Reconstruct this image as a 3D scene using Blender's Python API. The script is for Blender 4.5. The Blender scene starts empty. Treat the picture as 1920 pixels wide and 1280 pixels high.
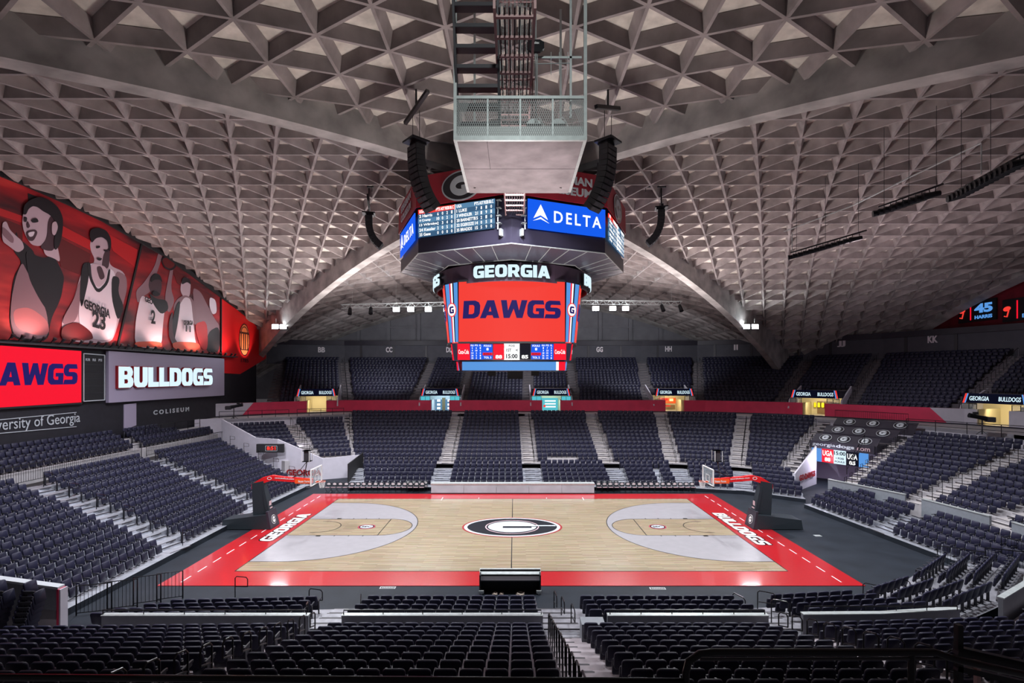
import bpy, math, random
import numpy as np
from mathutils import Vector, Matrix, Euler
random.seed(7)
PI = math.pi
scene = bpy.context.scene
COL = scene.collection

# ---------------------------------------------------------------- camera, world, exposure
CAMX, CAMZ, F = 0.17, 10.16, 940.0
cam_d = bpy.data.cameras.new('camera'); cam = bpy.data.objects.new('camera', cam_d); COL.objects.link(cam)
cam.location = (CAMX, 0, CAMZ); cam.rotation_euler = (PI/2, 0, 0)
cam_d.sensor_width = 36; cam_d.lens = F/1920*36
cam_d.shift_x = -5/1920; cam_d.shift_y = 64/1920
cam_d.clip_start = 0.05; cam_d.clip_end = 400
scene.camera = cam
world = bpy.data.worlds.new('world'); scene.world = world; world.use_nodes = True
world.node_tree.nodes['Background'].inputs[0].default_value = (0.80, 0.72, 0.80, 1)
world.node_tree.nodes['Background'].inputs[1].default_value = 0.05
scene.view_settings.view_transform = 'Standard'; scene.view_settings.look = 'None'
scene.view_settings.gamma = 1; scene.view_settings.use_curve_mapping = False
scene.view_settings.exposure = 0.35
scene.cycles.max_bounces = 6; scene.cycles.diffuse_bounces = 3; scene.cycles.glossy_bounces = 3
scene.cycles.sample_clamp_indirect = 4.0

# pixel of the photograph -> point of the place, given one known coordinate
def at(px, py, Y): return Vector((CAMX+(px-965)*Y/F, Y, CAMZ+(704-py)*Y/F))
def atz(px, py, z): return at(px, py, (CAMZ-z)*F/(py-704))
def atx(px, py, x): return at(px, py, (x-CAMX)*F/(px-965))

# lamps that light the hall: unseen spots over court and stands, then added fill
LIGHTS = []
def lamp(kind, loc, power, color=(1, .97, .98), radius=.35, target=None, angle=110, blend=.6):
    d = bpy.data.lights.new('flood_and_fill_light', kind); d.energy = power; d.color = color
    d.shadow_soft_size = radius
    if kind == 'SPOT': d.spot_size = math.radians(angle); d.spot_blend = blend
    o = bpy.data.objects.new('flood_and_fill_light', d); COL.objects.link(o); o.location = loc
    if target is not None: o.rotation_euler = (Vector(target)-Vector(loc)).to_track_quat('-Z', 'Y').to_euler()
    LIGHTS.append(o); return o
CY = 33.6
for x in (-15, 0, 15):
    lamp('SPOT', (x, 22.5, 19.3), 9000, (.93, .95, 1), .5, (x*.9, 29, 0), 125)
    lamp('SPOT', (x, 45.0, 19.3), 9000, (.93, .95, 1), .5, (x*.9, 40, 0), 125)
lamp('SPOT', (-22, 34, 18.5), 6000, (.9, .90, 1), .4, (-24, 36, 0), 130)
lamp('SPOT', (22, 32, 18.5), 5000, (.9, .92, 1), .4, (27, 34, 0), 130)
# added uplights in mid-air, standing in for court bounce on the roof
for p, e, c in (((-14, 50, 11.5), 6200, (1, .90, .88)), ((14, 50, 11.5), 5600, (1, .89, .88)), ((0, 24, 8.5), 3000, (1, .93, .90)),
                ((-26, 38, 11), 1300, (1, .84, .86)), ((32, 42, 12), 1500, (1, .80, .86))):
    lamp('SPOT', p, e, c, 1.0, (p[0], p[1]+.01, 40), 172, .8)
for x in (-18, 2, 18): lamp('SPOT', (x, 64.5, 14.5), 2000, (.92, .94, 1), .5, (x*1.1, 84, 11), 120)  # added to brighten the far upper tier, no fixtures there
lamp('SPOT', (38, 47, 13.5), 500, (.95, .85, 1), .5, (50, 64, 12), 110)  # added fill for the dim upper right tier and its letters
lamp('POINT', (28.8, 45.8, 2.5), 200, (.85, .8, 1), .3)  # added inside the right tunnel to lighten its walls
lamp('POINT', (-22.5, 53, 2.6), 60, (.9, .85, 1), .3)  # added fill in the far left tunnel, without a fixture
lamp('SPOT', (.3, 2.5, 20.8), 1400, (.92, 1, .98), .3, (.3, 13.5, 17.2), 50)  # added high near the camera to brighten the catwalk steel
lamp('SPOT', (.3, 14, 12), 260, (1, .86, .88), .6, (.3, 15.5, 16.5), 60)  # uplight hanging free under the catwalk floor, no fixture

# ---------------------------------------------------------------- materials
def mat(name, col, rough=.6, metal=0, emit=0, noise=0, nscale=6, bump=0, spec=.5, coat=0, alpha=1, coat_rough=.05):
    m = bpy.data.materials.new(name); m.use_nodes = True; nt = m.node_tree; b = nt.nodes['Principled BSDF']
    c = (*col, 1)
    b.inputs['Base Color'].default_value = c; b.inputs['Roughness'].default_value = rough; b.inputs['Metallic'].default_value = metal
    b.inputs['Specular IOR Level'].default_value = spec
    if coat: b.inputs['Coat Weight'].default_value = coat; b.inputs['Coat Roughness'].default_value = coat_rough
    if emit: b.inputs['Emission Color'].default_value = c; b.inputs['Emission Strength'].default_value = emit; b.inputs['Base Color'].default_value = (0, 0, 0, 1); b.inputs['Specular IOR Level'].default_value = .1
    if alpha < 1: b.inputs['Alpha'].default_value = alpha
    if noise or bump:
        tc = nt.nodes.new('ShaderNodeTexCoord'); nz = nt.nodes.new('ShaderNodeTexNoise'); nz.inputs['Scale'].default_value = nscale; nz.inputs['Detail'].default_value = 6
        nt.links.new(tc.outputs['Object'], nz.inputs['Vector'])
        if noise:
            rp = nt.nodes.new('ShaderNodeValToRGB'); rp.color_ramp.elements[0].position = .3; rp.color_ramp.elements[1].position = .7
            rp.color_ramp.elements[0].color = (*[v*(1-noise) for v in col], 1); rp.color_ramp.elements[1].color = (*[min(1, v*(1+noise)) for v in col], 1)
            nt.links.new(nz.outputs['Fac'], rp.inputs['Fac']); nt.links.new(rp.outputs['Color'], b.inputs['Base Color'])
        if bump:
            bp = nt.nodes.new('ShaderNodeBump'); bp.inputs['Strength'].default_value = bump; bp.inputs['Distance'].default_value = .02
            nt.links.new(nz.outputs['Fac'], bp.inputs['Height']); nt.links.new(bp.outputs['Normal'], b.inputs['Normal'])
    return m
def srgb(r, g, b):
    f = lambda v: (v/255)/12.92 if v/255 <= .04045 else ((v/255+.055)/1.055)**2.4
    return (f(r), f(g), f(b))
M = {}
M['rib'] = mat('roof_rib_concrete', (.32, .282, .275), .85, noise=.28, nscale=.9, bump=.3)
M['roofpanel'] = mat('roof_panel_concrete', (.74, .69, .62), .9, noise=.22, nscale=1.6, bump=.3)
M['beam'] = mat('arch_beam_concrete', (.42, .40, .385), .85, noise=.35, nscale=.7, bump=.4)
M['concrete'] = mat('terrace_concrete', (.42, .40, .42), .8, noise=.12, nscale=1.5)
M['stair'] = mat('stair_concrete', (.50, .47, .47), .75, noise=.15, nscale=2)
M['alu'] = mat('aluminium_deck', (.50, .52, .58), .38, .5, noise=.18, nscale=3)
M['alu_near'] = mat('worn_aluminium_deck', (.26, .26, .29), .5, .3, noise=.25, nscale=3)  # copy of the aluminium deck darkened against overexposure, dimness in the colour
M['stair_near'] = mat('dimmed_stair_concrete', (.42, .37, .40), .75, noise=.2, nscale=2)  # near stairs toned below the other stair concrete, dimness put into the colour
M['seat'] = mat('seat_vinyl', (.019, .019, .044), .45, spec=.28)
M['seatpan'] = mat('seat_shell', (.016, .016, .034), .42, spec=.3)
M['seatarm'] = mat('seat_arm_plastic', (.03, .03, .042), .4)
M['seatleg'] = mat('seat_support_metal', (.03, .03, .04), .4, .3)
M['black'] = mat('black_powder_coat', (.016, .016, .020), .28, .5)
M['blackmat'] = mat('matt_black', (.012, .012, .015), .7)
M['darkwall'] = mat('black_wall_paint', (.016, .015, .022), .6, noise=.2, nscale=2)
M['greywall'] = mat('grey_wall_paint', (.085, .085, .105), .7, noise=.12, nscale=1)
M['farwall'] = mat('window_wall_panel', (.30, .30, .33), .75, noise=.12, nscale=.6)
M['white'] = mat('white_wall_paint', (.62, .60, .68), .6, noise=.05, nscale=2)
M['parapet'] = mat('grey_parapet_paint', (.23, .25, .28), .5, noise=.06)
M['letter_white'] = mat('white_letter_paint', (.95, .88, .92), .5)
M['scoredark2'] = mat('scoreboard_drum_shell', (.085, .055, .085), .45, .1)
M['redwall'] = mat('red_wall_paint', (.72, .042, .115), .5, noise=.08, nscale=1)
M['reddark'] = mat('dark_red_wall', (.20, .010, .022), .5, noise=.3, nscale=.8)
M['floorblk'] = mat('black_rubber_floor', (.018, .023, .032), .6, spec=.2, noise=.2, nscale=.8)
M['red'] = mat('court_red', (.52, .011, .018), .30, coat=.8, noise=.04, coat_rough=.08)
M['white_line'] = mat('white_paint', (.85, .85, .85), .4)
M['black_line'] = mat('black_paint', (.01, .01, .012), .35, coat=.5)
M['grey3'] = mat('grey_court_stain', (.41, .395, .42), .28, coat=.6, noise=.05, nscale=2, coat_rough=.1)
M['stair_up'] = mat('dim_stair_concrete', (.17, .15, .16), .8, noise=.15, nscale=2)  # the upper tier's darkness is put into this stair colour
M['upper_conc'] = mat('dim_terrace_concrete', (.12, .11, .125), .8, noise=.12)  # darker concrete copy carrying the upper tier's shade in its colour
M['chrome'] = mat('chrome', (.7, .7, .72), .2, 1)
M['steel'] = mat('painted_steel', (.50, .54, .54), .45, .3, noise=.1)
M['steeldark'] = mat('dark_painted_steel', (.055, .052, .060), .5, .3)
M['steelpink'] = mat('red_oxide_steel', (.42, .26, .26), .5, .2)  # pinkish steel; on the cable tray its red light is put into the colour
M['lamp_on'] = mat('lit_floodlight', (.90, .96, 1), emit=130)
M['spot_on'] = mat('lit_spot', (1, 1, 1), emit=6)
M['ledred'] = mat('led_red', srgb(255, 66, 56), emit=.72)
M['ledredl'] = mat('led_deep_red', srgb(255, 22, 50), emit=.75)
M['lednavy'] = mat('led_navy', srgb(38, 28, 104), emit=.7)
M['ledwhite'] = mat('led_white', (1, 1, 1), emit=.95)
M['ledblue'] = mat('led_blue', srgb(20, 90, 232), emit=.85)
M['ledsky'] = mat('led_sky_blue', srgb(88, 150, 222), emit=.8)
M['ledteal'] = mat('led_slate_blue', srgb(62, 98, 132), emit=.75)
M['ledteal2'] = mat('led_slate_blue_light', srgb(92, 136, 172), emit=.75)
M['leddark'] = mat('led_dark_navy', srgb(10, 14, 40), emit=.4)
M['letter_on'] = mat('lit_letter_face', srgb(205, 228, 240), emit=.95)
M['navy'] = mat('navy_print', srgb(18, 18, 66), .4)
M['logoblack'] = mat('logo_black', (.008, .009, .016), .35, coat=.5)
M['logowhite'] = mat('logo_white', (.56, .60, .64), .4)
M['fabric_red'] = mat('red_vinyl_banner', (.40, .012, .032), .5, noise=.1, nscale=1)
M['pad'] = mat('black_padding', (.028, .036, .044), .35, bump=.3, nscale=3)
M['orange'] = mat('orange_rim', srgb(250, 96, 40), .4)
M['hoopred'] = mat('hoop_arm_red', srgb(228, 34, 38), .35)
M['glass'] = mat('acrylic', (.7, .8, .85), .05, alpha=.22)
M['net'] = mat('net_cord', (.85, .85, .85), .7)
M['soffit'] = mat('scoreboard_soffit', (.085, .08, .11), .4, .3, noise=.08)
M['scoredark'] = mat('scoreboard_shell', (.035, .030, .055), .4, .2)
M['tarp'] = mat('dark_seat_cover', (.030, .026, .040), .5, noise=.15, nscale=1)
M['cardboard'] = mat('catwalk_soffit_board', (.42, .37, .385), .8, noise=.25, nscale=1.4, bump=.3)
M['banner_white'] = mat('lavender_panel', (.42, .37, .50), .5)
M['yellow'] = mat('yellow_jacket', srgb(230, 225, 20), .6)
M['cream'] = mat('cream_wall', (.62, .55, .36), .6)
M['cream_lit'] = mat('lit_concourse_ceiling_light', srgb(255, 225, 150), emit=1.2)
M['tealglass'] = mat('lit_teal_sign', srgb(90, 200, 215), emit=.7)
M['darkred'] = mat('dark_red_print', srgb(150, 14, 22), .5)
M['pink'] = mat('pale_pink_print', (.6, .42, .45), .6)
M['cable'] = mat('beige_cable', (.6, .5, .42), .6)
M['wood_brown'] = mat('brown_panel', srgb(120, 96, 66), .6)
M['net_grey'] = mat('grey_mesh_metal', (.45, .47, .47), .5, .4)
M['clock_red'] = mat('clock_digit_red', srgb(255, 60, 50), emit=1.2)

def wood_mat():
    m = bpy.data.materials.new('maple_boards'); m.use_nodes = True; nt = m.node_tree; b = nt.nodes['Principled BSDF']; L = nt.links.new
    tc = nt.nodes.new('ShaderNodeTexCoord'); mp = nt.nodes.new('ShaderNodeMapping'); mp.inputs['Scale'].default_value = (1, 1, 1)
    L(tc.outputs['Object'], mp.inputs['Vector'])
    br = nt.nodes.new('ShaderNodeTexBrick'); br.inputs['Scale'].default_value = 1; br.inputs['Brick Width'].default_value = 1.6; br.inputs['Row Height'].default_value = .11
    br.inputs['Mortar Size'].default_value = .002; br.inputs['Color1'].default_value = (.55, .445, .30, 1); br.inputs['Color2'].default_value = (.40, .315, .205, 1); br.inputs['Mortar'].default_value = (.30, .22, .14, 1)
    L(mp.outputs['Vector'], br.inputs['Vector'])
    nz = nt.nodes.new('ShaderNodeTexNoise'); nz.inputs['Scale'].default_value = 2.2; mp2 = nt.nodes.new('ShaderNodeMapping'); mp2.inputs['Scale'].default_value = (.6, 6, 1)
    L(tc.outputs['Object'], mp2.inputs['Vector']); L(mp2.outputs['Vector'], nz.inputs['Vector'])
    mx = nt.nodes.new('ShaderNodeMix'); mx.data_type = 'RGBA'; mx.blend_type = 'MULTIPLY'; mx.inputs['Factor'].default_value = .35
    L(br.outputs['Color'], mx.inputs['A']); L(nz.outputs['Color'], mx.inputs['B']); L(mx.outputs['Result'], b.inputs['Base Color'])
    b.inputs['Roughness'].default_value = .25; b.inputs['Coat Weight'].default_value = .5; b.inputs['Coat Roughness'].default_value = .09
    return m
M['wood'] = wood_mat()
def mural_mat():
    m = bpy.data.materials.new('mural_red_print'); m.use_nodes = True; nt = m.node_tree; b = nt.nodes['Principled BSDF']; L = nt.links.new
    tc = nt.nodes.new('ShaderNodeTexCoord'); mp = nt.nodes.new('ShaderNodeMapping'); mp.inputs['Scale'].default_value = (.05, .10, .42); mp.inputs['Rotation'].default_value = (.42, 0, 0)
    L(tc.outputs['Object'], mp.inputs['Vector'])
    nz = nt.nodes.new('ShaderNodeTexNoise'); nz.inputs['Scale'].default_value = 1.3; nz.inputs['Detail'].default_value = 3; L(mp.outputs['Vector'], nz.inputs['Vector'])
    rp = nt.nodes.new('ShaderNodeValToRGB'); e = rp.color_ramp.elements; e[0].position = .35; e[0].color = (.045, .004, .010, 1); e[1].position = .60; e[1].color = (.42, .010, .018, 1)
    x = rp.color_ramp.elements.new(.72); x.color = (.75, .05, .045, 1)
    L(nz.outputs['Fac'], rp.inputs['Fac']); L(rp.outputs['Color'], b.inputs['Base Color']); b.inputs['Roughness'].default_value = .55
    return m
M['mural'] = mural_mat()
M['tablefront'] = mat('brushed_silver_panel', (.60, .76, .82), .35, .2, noise=.12, nscale=.8)

# ---------------------------------------------------------------- mesh helpers
class MB:
    def __init__(s): s.v = []; s.f = []; s.m = []; s.cur = 0
    def quad(s, a, b, c, d): i = len(s.v); s.v += [tuple(a), tuple(b), tuple(c), tuple(d)]; s.f.append((i, i+1, i+2, i+3)); s.m.append(s.cur)
    def poly(s, pts): i = len(s.v); s.v += [tuple(p) for p in pts]; s.f.append(tuple(range(i, i+len(pts)))); s.m.append(s.cur)
    def hexa(s, b, t):      # two matching rings of points -> closed prism
        i = len(s.v); n = len(b); s.v += [tuple(p) for p in b]+[tuple(p) for p in t]
        s.f.append(tuple(range(i+n-1, i-1, -1))); s.f.append(tuple(range(i+n, i+2*n))); s.m += [s.cur]*2
        for k in range(n): s.f.append((i+k, i+(k+1) % n, i+n+(k+1) % n, i+n+k)); s.m.append(s.cur)
    def box(s, c, size, rot=None):
        c = Vector(c); hx, hy, hz = [v/2 for v in size]; R = rot if rot is not None else Matrix.Identity(3)
        if isinstance(R, (int, float)): R = Matrix.Rotation(R, 3, 'Z')
        P = lambda x, y, z: c+R @ Vector((x, y, z))
        s.hexa([P(-hx, -hy, -hz), P(hx, -hy, -hz), P(hx, hy, -hz), P(-hx, hy, -hz)], [P(-hx, -hy, hz), P(hx, -hy, hz), P(hx, hy, hz), P(-hx, hy, hz)])
    def bb(s, x0, x1, y0, y1, z0, z1): s.box(((x0+x1)/2, (y0+y1)/2, (z0+z1)/2), (abs(x1-x0), abs(y1-y0), abs(z1-z0)))
    def bar(s, a, b, w, h=None, up=Vector((0, 0, 1))):
        a, b = Vector(a), Vector(b); d = (b-a); L = d.length
        if L < 1e-6: return
        d = d/L; h = h or w
        x = d.cross(up)
        if x.length < 1e-3: x = d.cross(Vector((1, 0, 0)))
        x.normalize(); z = x.cross(d)
        r = lambda p: [p+x*w/2+z*h/2, p-x*w/2+z*h/2, p-x*w/2-z*h/2, p+x*w/2-z*h/2]
        s.hexa(r(a), r(b))
    def tube(s, pts, r, n=8, close=False):
        pts = [Vector(p) for p in pts]; rings = []; m = len(pts); base = len(s.v); prev = None
        for k, p in enumerate(pts):
            if close: d = pts[(k+1) % m]-pts[k-1]
            else: d = pts[min(k+1, m-1)]-pts[max(k-1, 0)]
            if d.length < 1e-9: d = Vector((0, 0, 1))
            d.normalize()
            if prev is None:
                x = d.cross(Vector((0, 0, 1)))
                if x.length < 1e-3: x = d.cross(Vector((1, 0, 0)))
            else: x = prev-d*prev.dot(d)
            x.normalize(); prev = x; y = d.cross(x)
            rr = r[k] if isinstance(r, (list, tuple)) else r
            for q in range(n): a = 2*PI*q/n; s.v.append(tuple(p+x*math.cos(a)*rr+y*math.sin(a)*rr))
        K = m if close else m-1
        for k in range(K):
            for q in range(n):
                k2 = (k+1) % m
                s.f.append((base+k*n+q, base+k*n+(q+1) % n, base+k2*n+(q+1) % n, base+k2*n+q)); s.m.append(s.cur)
        if not close:
            s.f.append(tuple(base+q for q in range(n-1, -1, -1))); s.f.append(tuple(base+(m-1)*n+q for q in range(n))); s.m += [s.cur]*2
    def slab(s, w, h, t, r, T=None, bev=.012, seg=4, curve=0):     # rounded padded slab in the x-z plane, thickness along y
        T = T or Matrix.Identity(4); out = []
        for cx, cz, a0 in ((w/2-r, h/2-r, 0), (-w/2+r, h/2-r, 90), (-w/2+r, -h/2+r, 180), (w/2-r, -h/2+r, 270)):
            for k in range(seg+1): a = math.radians(a0+90*k/seg); out.append((cx+r*math.cos(a), cz+r*math.sin(a), math.cos(a), math.sin(a)))
        rings = []
        for yy, ins in ((-t/2, bev), (-t/2+bev, 0), (t/2-bev, 0), (t/2, bev)):
            i = len(s.v)
            for x, z, nx, nz in out:
                X = x-nx*ins; Z = z-nz*ins
                s.v.append(tuple(T @ Vector((X, yy-curve*(1-(2*X/w)**2), Z))))
            rings.append(i)
        n = len(out)
        for a, b in zip(rings, rings[1:]):
            for k in range(n): s.f.append((a+k, a+(k+1) % n, b+(k+1) % n, b+k)); s.m.append(s.cur)
        s.f.append(tuple(rings[0]+k for k in range(n-1, -1, -1))); s.f.append(tuple(rings[-1]+k for k in range(n))); s.m += [s.cur]*2
    def data(s, name):
        me = bpy.data.meshes.new(name); me.from_pydata(s.v, [], s.f); me.update(); return me
    def build(s, name, mats, parent=None, smooth=False):
        me = s.data(name)
        if not isinstance(mats, (list, tuple)): mats = [mats]
        for m in mats: me.materials.append(m)
        if len(mats) > 1: me.polygons.foreach_set('material_index', s.m)
        if smooth: me.polygons.foreach_set('use_smooth', [True]*len(me.polygons))
        me.validate(); me.update()
        o = bpy.data.objects.new(name, me); COL.objects.link(o)
        if parent: o.parent = parent
        return o
def tag(o, label, cat, group=None, kind=None):
    o['label'] = label; o['category'] = cat
    if group: o['group'] = group
    if kind: o['kind'] = kind
    return o
def thing(name, label, cat, loc=(0, 0, 0), rotz=0, group=None):
    o = bpy.data.objects.new(name, None); COL.objects.link(o); o.location = loc; o.rotation_euler = (0, 0, rotz); o.empty_display_size = .2
    return tag(o, label, cat, group)
def struct(name, mb, m, parent=None):
    o = mb.build(name, m, parent)
    if parent is None: o['kind'] = 'structure'
    return o
def dup(root, loc, rotz=None, label=None, group=None):
    r = root.copy(); COL.objects.link(r); r.location = loc
    if rotz is not None: r.rotation_euler = (0, 0, rotz)
    if label: r['label'] = label
    if group: r['group'] = group
    for ch in list(root.children):
        c = ch.copy(); COL.objects.link(c); c.parent = r
        for g in ch.children: d = g.copy(); COL.objects.link(d); d.parent = c
    return r

# ---------------------------------------------------------------- lettering
# heavy block alphabet drawn as outlines (outer, holes) on a unit-height letter
GL = {
 'D': (.88, [[(0,0),(.6,0),(.8,.1),(.88,.28),(.88,.72),(.8,.9),(.6,1),(0,1)], [(.3,.24),(.3,.76),(.5,.76),(.58,.68),(.58,.32),(.5,.24)]]),
 'A': (1.0, [[(0,0),(.3,0),(.36,.16),(.64,.16),(.7,0),(1,0),(.68,1),(.32,1)], [(.43,.37),(.57,.37),(.5,.66)]]),
 'W': (1.36, [[(.2,0),(.5,0),(.68,.52),(.86,0),(1.16,0),(1.36,1),(1.06,1),(.96,.42),(.8,1),(.56,1),(.4,.42),(.3,1),(0,1)]]),
 'G': (.88, [[(.2,0),(.88,0),(.88,.56),(.44,.56),(.44,.38),(.6,.38),(.6,.23),(.38,.23),(.3,.32),(.3,.68),(.38,.77),(.86,.77),(.8,1),(.22,1),(.06,.9),(0,.72),(0,.26),(.06,.1)]]),
 'S': (.84, [[(0,0),(.66,0),(.8,.08),(.84,.24),(.84,.4),(.78,.55),(.62,.61),(.3,.61),(.28,.69),(.32,.77),(.82,.77),(.76,1),(.2,1),(.06,.92),(0,.78),(0,.6),(.06,.46),(.2,.39),(.52,.39),(.55,.31),(.52,.23),(.06,.23)]]),
 'B': (.86, [[(0,0),(.66,0),(.82,.1),(.86,.28),(.82,.44),(.72,.52),(.8,.6),(.83,.76),(.76,.93),(.62,1),(0,1)], [(.3,.2),(.3,.4),(.52,.4),(.57,.3),(.52,.2)], [(.3,.61),(.3,.8),(.5,.8),(.54,.7),(.5,.61)]]),
 'U': (.86, [[(.22,0),(.64,0),(.8,.1),(.86,.28),(.86,1),(.56,1),(.56,.3),(.5,.22),(.36,.22),(.3,.3),(.3,1),(0,1),(0,.28),(.06,.1)]]),
 'L': (.7, [[(0,0),(.7,0),(.7,.25),(.3,.25),(.3,1),(0,1)]]),
 'O': (.9, [[(.22,0),(.68,0),(.84,.1),(.9,.28),(.9,.72),(.84,.9),(.68,1),(.22,1),(.06,.9),(0,.72),(0,.28),(.06,.1)], [(.36,.22),(.3,.32),(.3,.68),(.36,.78),(.54,.78),(.6,.68),(.6,.32),(.54,.22)]]),
 'E': (.74, [[(0,0),(.74,0),(.74,.23),(.3,.23),(.3,.39),(.68,.39),(.68,.61),(.3,.61),(.3,.77),(.74,.77),(.74,1),(0,1)]]),
 'R': (.88, [[(0,0),(.3,0),(.3,.3),(.4,.3),(.56,0),(.88,0),(.7,.36),(.82,.48),(.86,.66),(.8,.88),(.66,1),(0,1)], [(.3,.52),(.3,.78),(.5,.78),(.56,.65),(.5,.52)]]),
 'I': (.3, [[(0,0),(.3,0),(.3,1),(0,1)]]),
}
def _curve(splines, extrude, offset=0):
    cu = bpy.data.curves.new('lettering', 'CURVE'); cu.dimensions = '2D'; cu.fill_mode = 'BOTH'; cu.extrude = extrude
    for sp in splines:
        s = cu.splines.new('POLY'); s.points.add(len(sp)-1)
        for p, (x, y) in zip(s.points, sp): p.co = (x, y, 0, 1)
        s.use_cyclic_u = True
    return cu
def _to_mesh(cu):
    o = bpy.data.objects.new('t', cu); me = bpy.data.meshes.new_from_object(o); bpy.data.objects.remove(o)
    n = len(me.vertices); co = np.empty(n*3); me.vertices.foreach_get('co', co); co = co.reshape(-1, 3)
    fs = [tuple(p.vertices) for p in me.polygons]; bpy.data.meshes.remove(me); return co, fs
def letters(text, w, h, style='sans', ext=.02, bold=.02, shear=0):
    """returns verts (x right, y up, z out), centred on the box w x h, and faces"""
    if style == 'block':
        vs = []; fs = []; x = 0
        for ch in text:
            if ch == ' ': x += .35; continue
            gw, sp = GL[ch]; co, f = _to_mesh(_curve(sp, 1.0)); co = co.copy(); co[:, 0] += x
            b = sum(len(v) for v in vs); vs.append(co); fs += [tuple(i+b for i in t) for t in f]; x += gw+(.025 if text == 'DAWGS' else .07)
        co = np.vstack(vs)
        co[:, 0] += co[:, 1]*shear
    else:
        cu = bpy.data.curves.new('lettering', 'FONT'); cu.body = text; cu.extrude = 1.0; cu.offset = bold; cu.space_character = 1.35 if style == 'wide' else 1; cu.resolution_u = 3
        co, fs = _to_mesh(cu)
        if len(co) == 0: return np.zeros((0, 3)), []
        co = co.copy(); co[:, 0] += co[:, 1]*shear
    mn, mx = co[:, :2].min(0), co[:, :2].max(0); sz = np.maximum(mx-mn, 1e-6)
    co[:, :2] = (co[:, :2]-(mn+mx)/2)/sz*np.array([w, h]); co[:, 2] = np.where(co[:, 2] > 0, 1, -1)*ext/2
    return co, fs
def put_letters(mb, text, origin, right, up, w, h, style='sans', ext=.02, bold=.02, shear=0, curve=None):
    co, fs = letters(text, w, h, style, ext, bold, shear)
    if not len(co): return
    r = Vector(right).normalized(); u = Vector(up).normalized(); n = r.cross(u); o = Vector(origin); b = len(mb.v)
    if curve: pts = [curve(x, y, z) for x, y, z in co]
    else: pts = [tuple(o+r*x+u*y+n*z) for x, y, z in co]
    mb.v += pts; mb.f += [tuple(i+b for i in t) for t in fs]; mb.m += [mb.cur]*len(fs)
def shape(mb, splines, origin, right, up, ext=.01, out=0):
    co, fs = _to_mesh(_curve(splines, 1.0)); r = Vector(right).normalized(); u = Vector(up).normalized(); n = r.cross(u); o = Vector(origin)+n*out; b = len(mb.v)
    mb.v += [tuple(o+r*x+u*y+n*(ext/2 if z > 0 else -ext/2)) for x, y, z in co]; mb.f += [tuple(i+b for i in t) for t in fs]; mb.m += [mb.cur]*len(fs)
def ell(a, b, n=40, rev=False, a0=0, a1=360):
    p = [(a*math.cos(math.radians(a0+(a1-a0)*k/n)), b*math.sin(math.radians(a0+(a1-a0)*k/n))) for k in range(n if a1-a0 == 360 else n+1)]
    return p[::-1] if rev else p
def g_logo(name, origin, right, up, a, b, parent, mats, ext=.01, ring=None):
    """oval letter-G emblem: mats = (outline, field, letter)"""
    mb = MB()
    if ring is not None: mb.cur = 3; shape(mb, [ell(a*1.04, b*1.05), ell(a, b)], origin, right, up, ext, 0)
    mb.cur = 0; shape(mb, [ell(a, b)], origin, right, up, ext, 0)
    mb.cur = 1; shape(mb, [ell(a*.93, b*.90)], origin, right, up, ext, ext*.6)
    mb.cur = 2
    # the G: thick arc open to the reader's right, with a bar running in from the opening
    A, B = a*.56, b*.66; IA, IB = A*.50, B*.34
    outer = [(A*math.cos(math.radians(t)), B*math.sin(math.radians(t))) for t in np.linspace(22, 338, 36)]
    inner = [(IA*math.cos(math.radians(t)), IB*math.sin(math.radians(t))) for t in np.linspace(330, 30, 24)]
    g = [(a*.80, b*.20)]+[(outer[0][0], b*.20)]+outer[1:]+[(A*.98, -b*.16), (0, -b*.16), (0, b*.0), (IA*1.25, b*.0), (IA*1.25, -IB*.55)]+inner[1:]+[(IA*.9, b*.10), (a*.80, b*.10)]
    outer2 = [(A*math.cos(math.radians(t)), B*math.sin(math.radians(t))) for t in np.linspace(26, 334, 36)]
    inner2 = [(IA*math.cos(math.radians(t)), IB*math.sin(math.radians(t))) for t in np.linspace(325, 35, 24)]
    shape(mb, [outer2+inner2], origin, right, up, ext, ext*1.2)
    shape(mb, [[(-A*.05, -b*.10), (a*.86, -b*.10), (a*.86, b*.10), (-A*.05, b*.10)]], origin, right, up, ext, ext*1.25) if False else None
    shape(mb, [[(A*.02, -b*.20), (A*.93, -b*.20), (A*.93, b*.02), (A*.02, b*.02)]], origin, right, up, ext, ext*1.3)
    ms = list(mats)+([ring] if ring is not None else [])
    return mb.build(name, ms, parent)
# ---------------------------------------------------------------- roof: two crossing vaults with a triangular lattice of ribs
EXT = 54.0
def HV(d): return 23.4-.0065*d*d
VAULT = {'right': lambda x, u: (x, CY+u), 'left': lambda x, u: (-x, CY+u), 'far': lambda x, u: (u, CY+x), 'near': lambda x, u: (u, CY-x)}
ES, RS = 2.5, 2.45
XOFF = {'near': .85, 'far': .85, 'left': -.85, 'right': -.4}; UOFF = {'near': 0, 'far': 0, 'left': 1.2, 'right': 1.2}
def clip(a, b, lo):      # keep the part of plan edge a-b inside x >= |u| + lo, lo..EXT
    t0, t1 = 0.0, 1.0; dx, du = b[0]-a[0], b[1]-a[1]
    for n0, n1, c in ((1, -1, lo), (1, 1, lo), (-1, 0, -EXT)):
        A = n0*a[0]+n1*a[1]-c; D = n0*dx+n1*du
        if abs(D) < 1e-9:
            if A < 0: return None
            continue
        t = -A/D
        if D > 0: t0 = max(t0, t)
        else: t1 = min(t1, t)
    if t1-t0 < .02: return None
    return ((a[0]+dx*t0, a[1]+du*t0), (a[0]+dx*t1, a[1]+du*t1))
RD = .55
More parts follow.
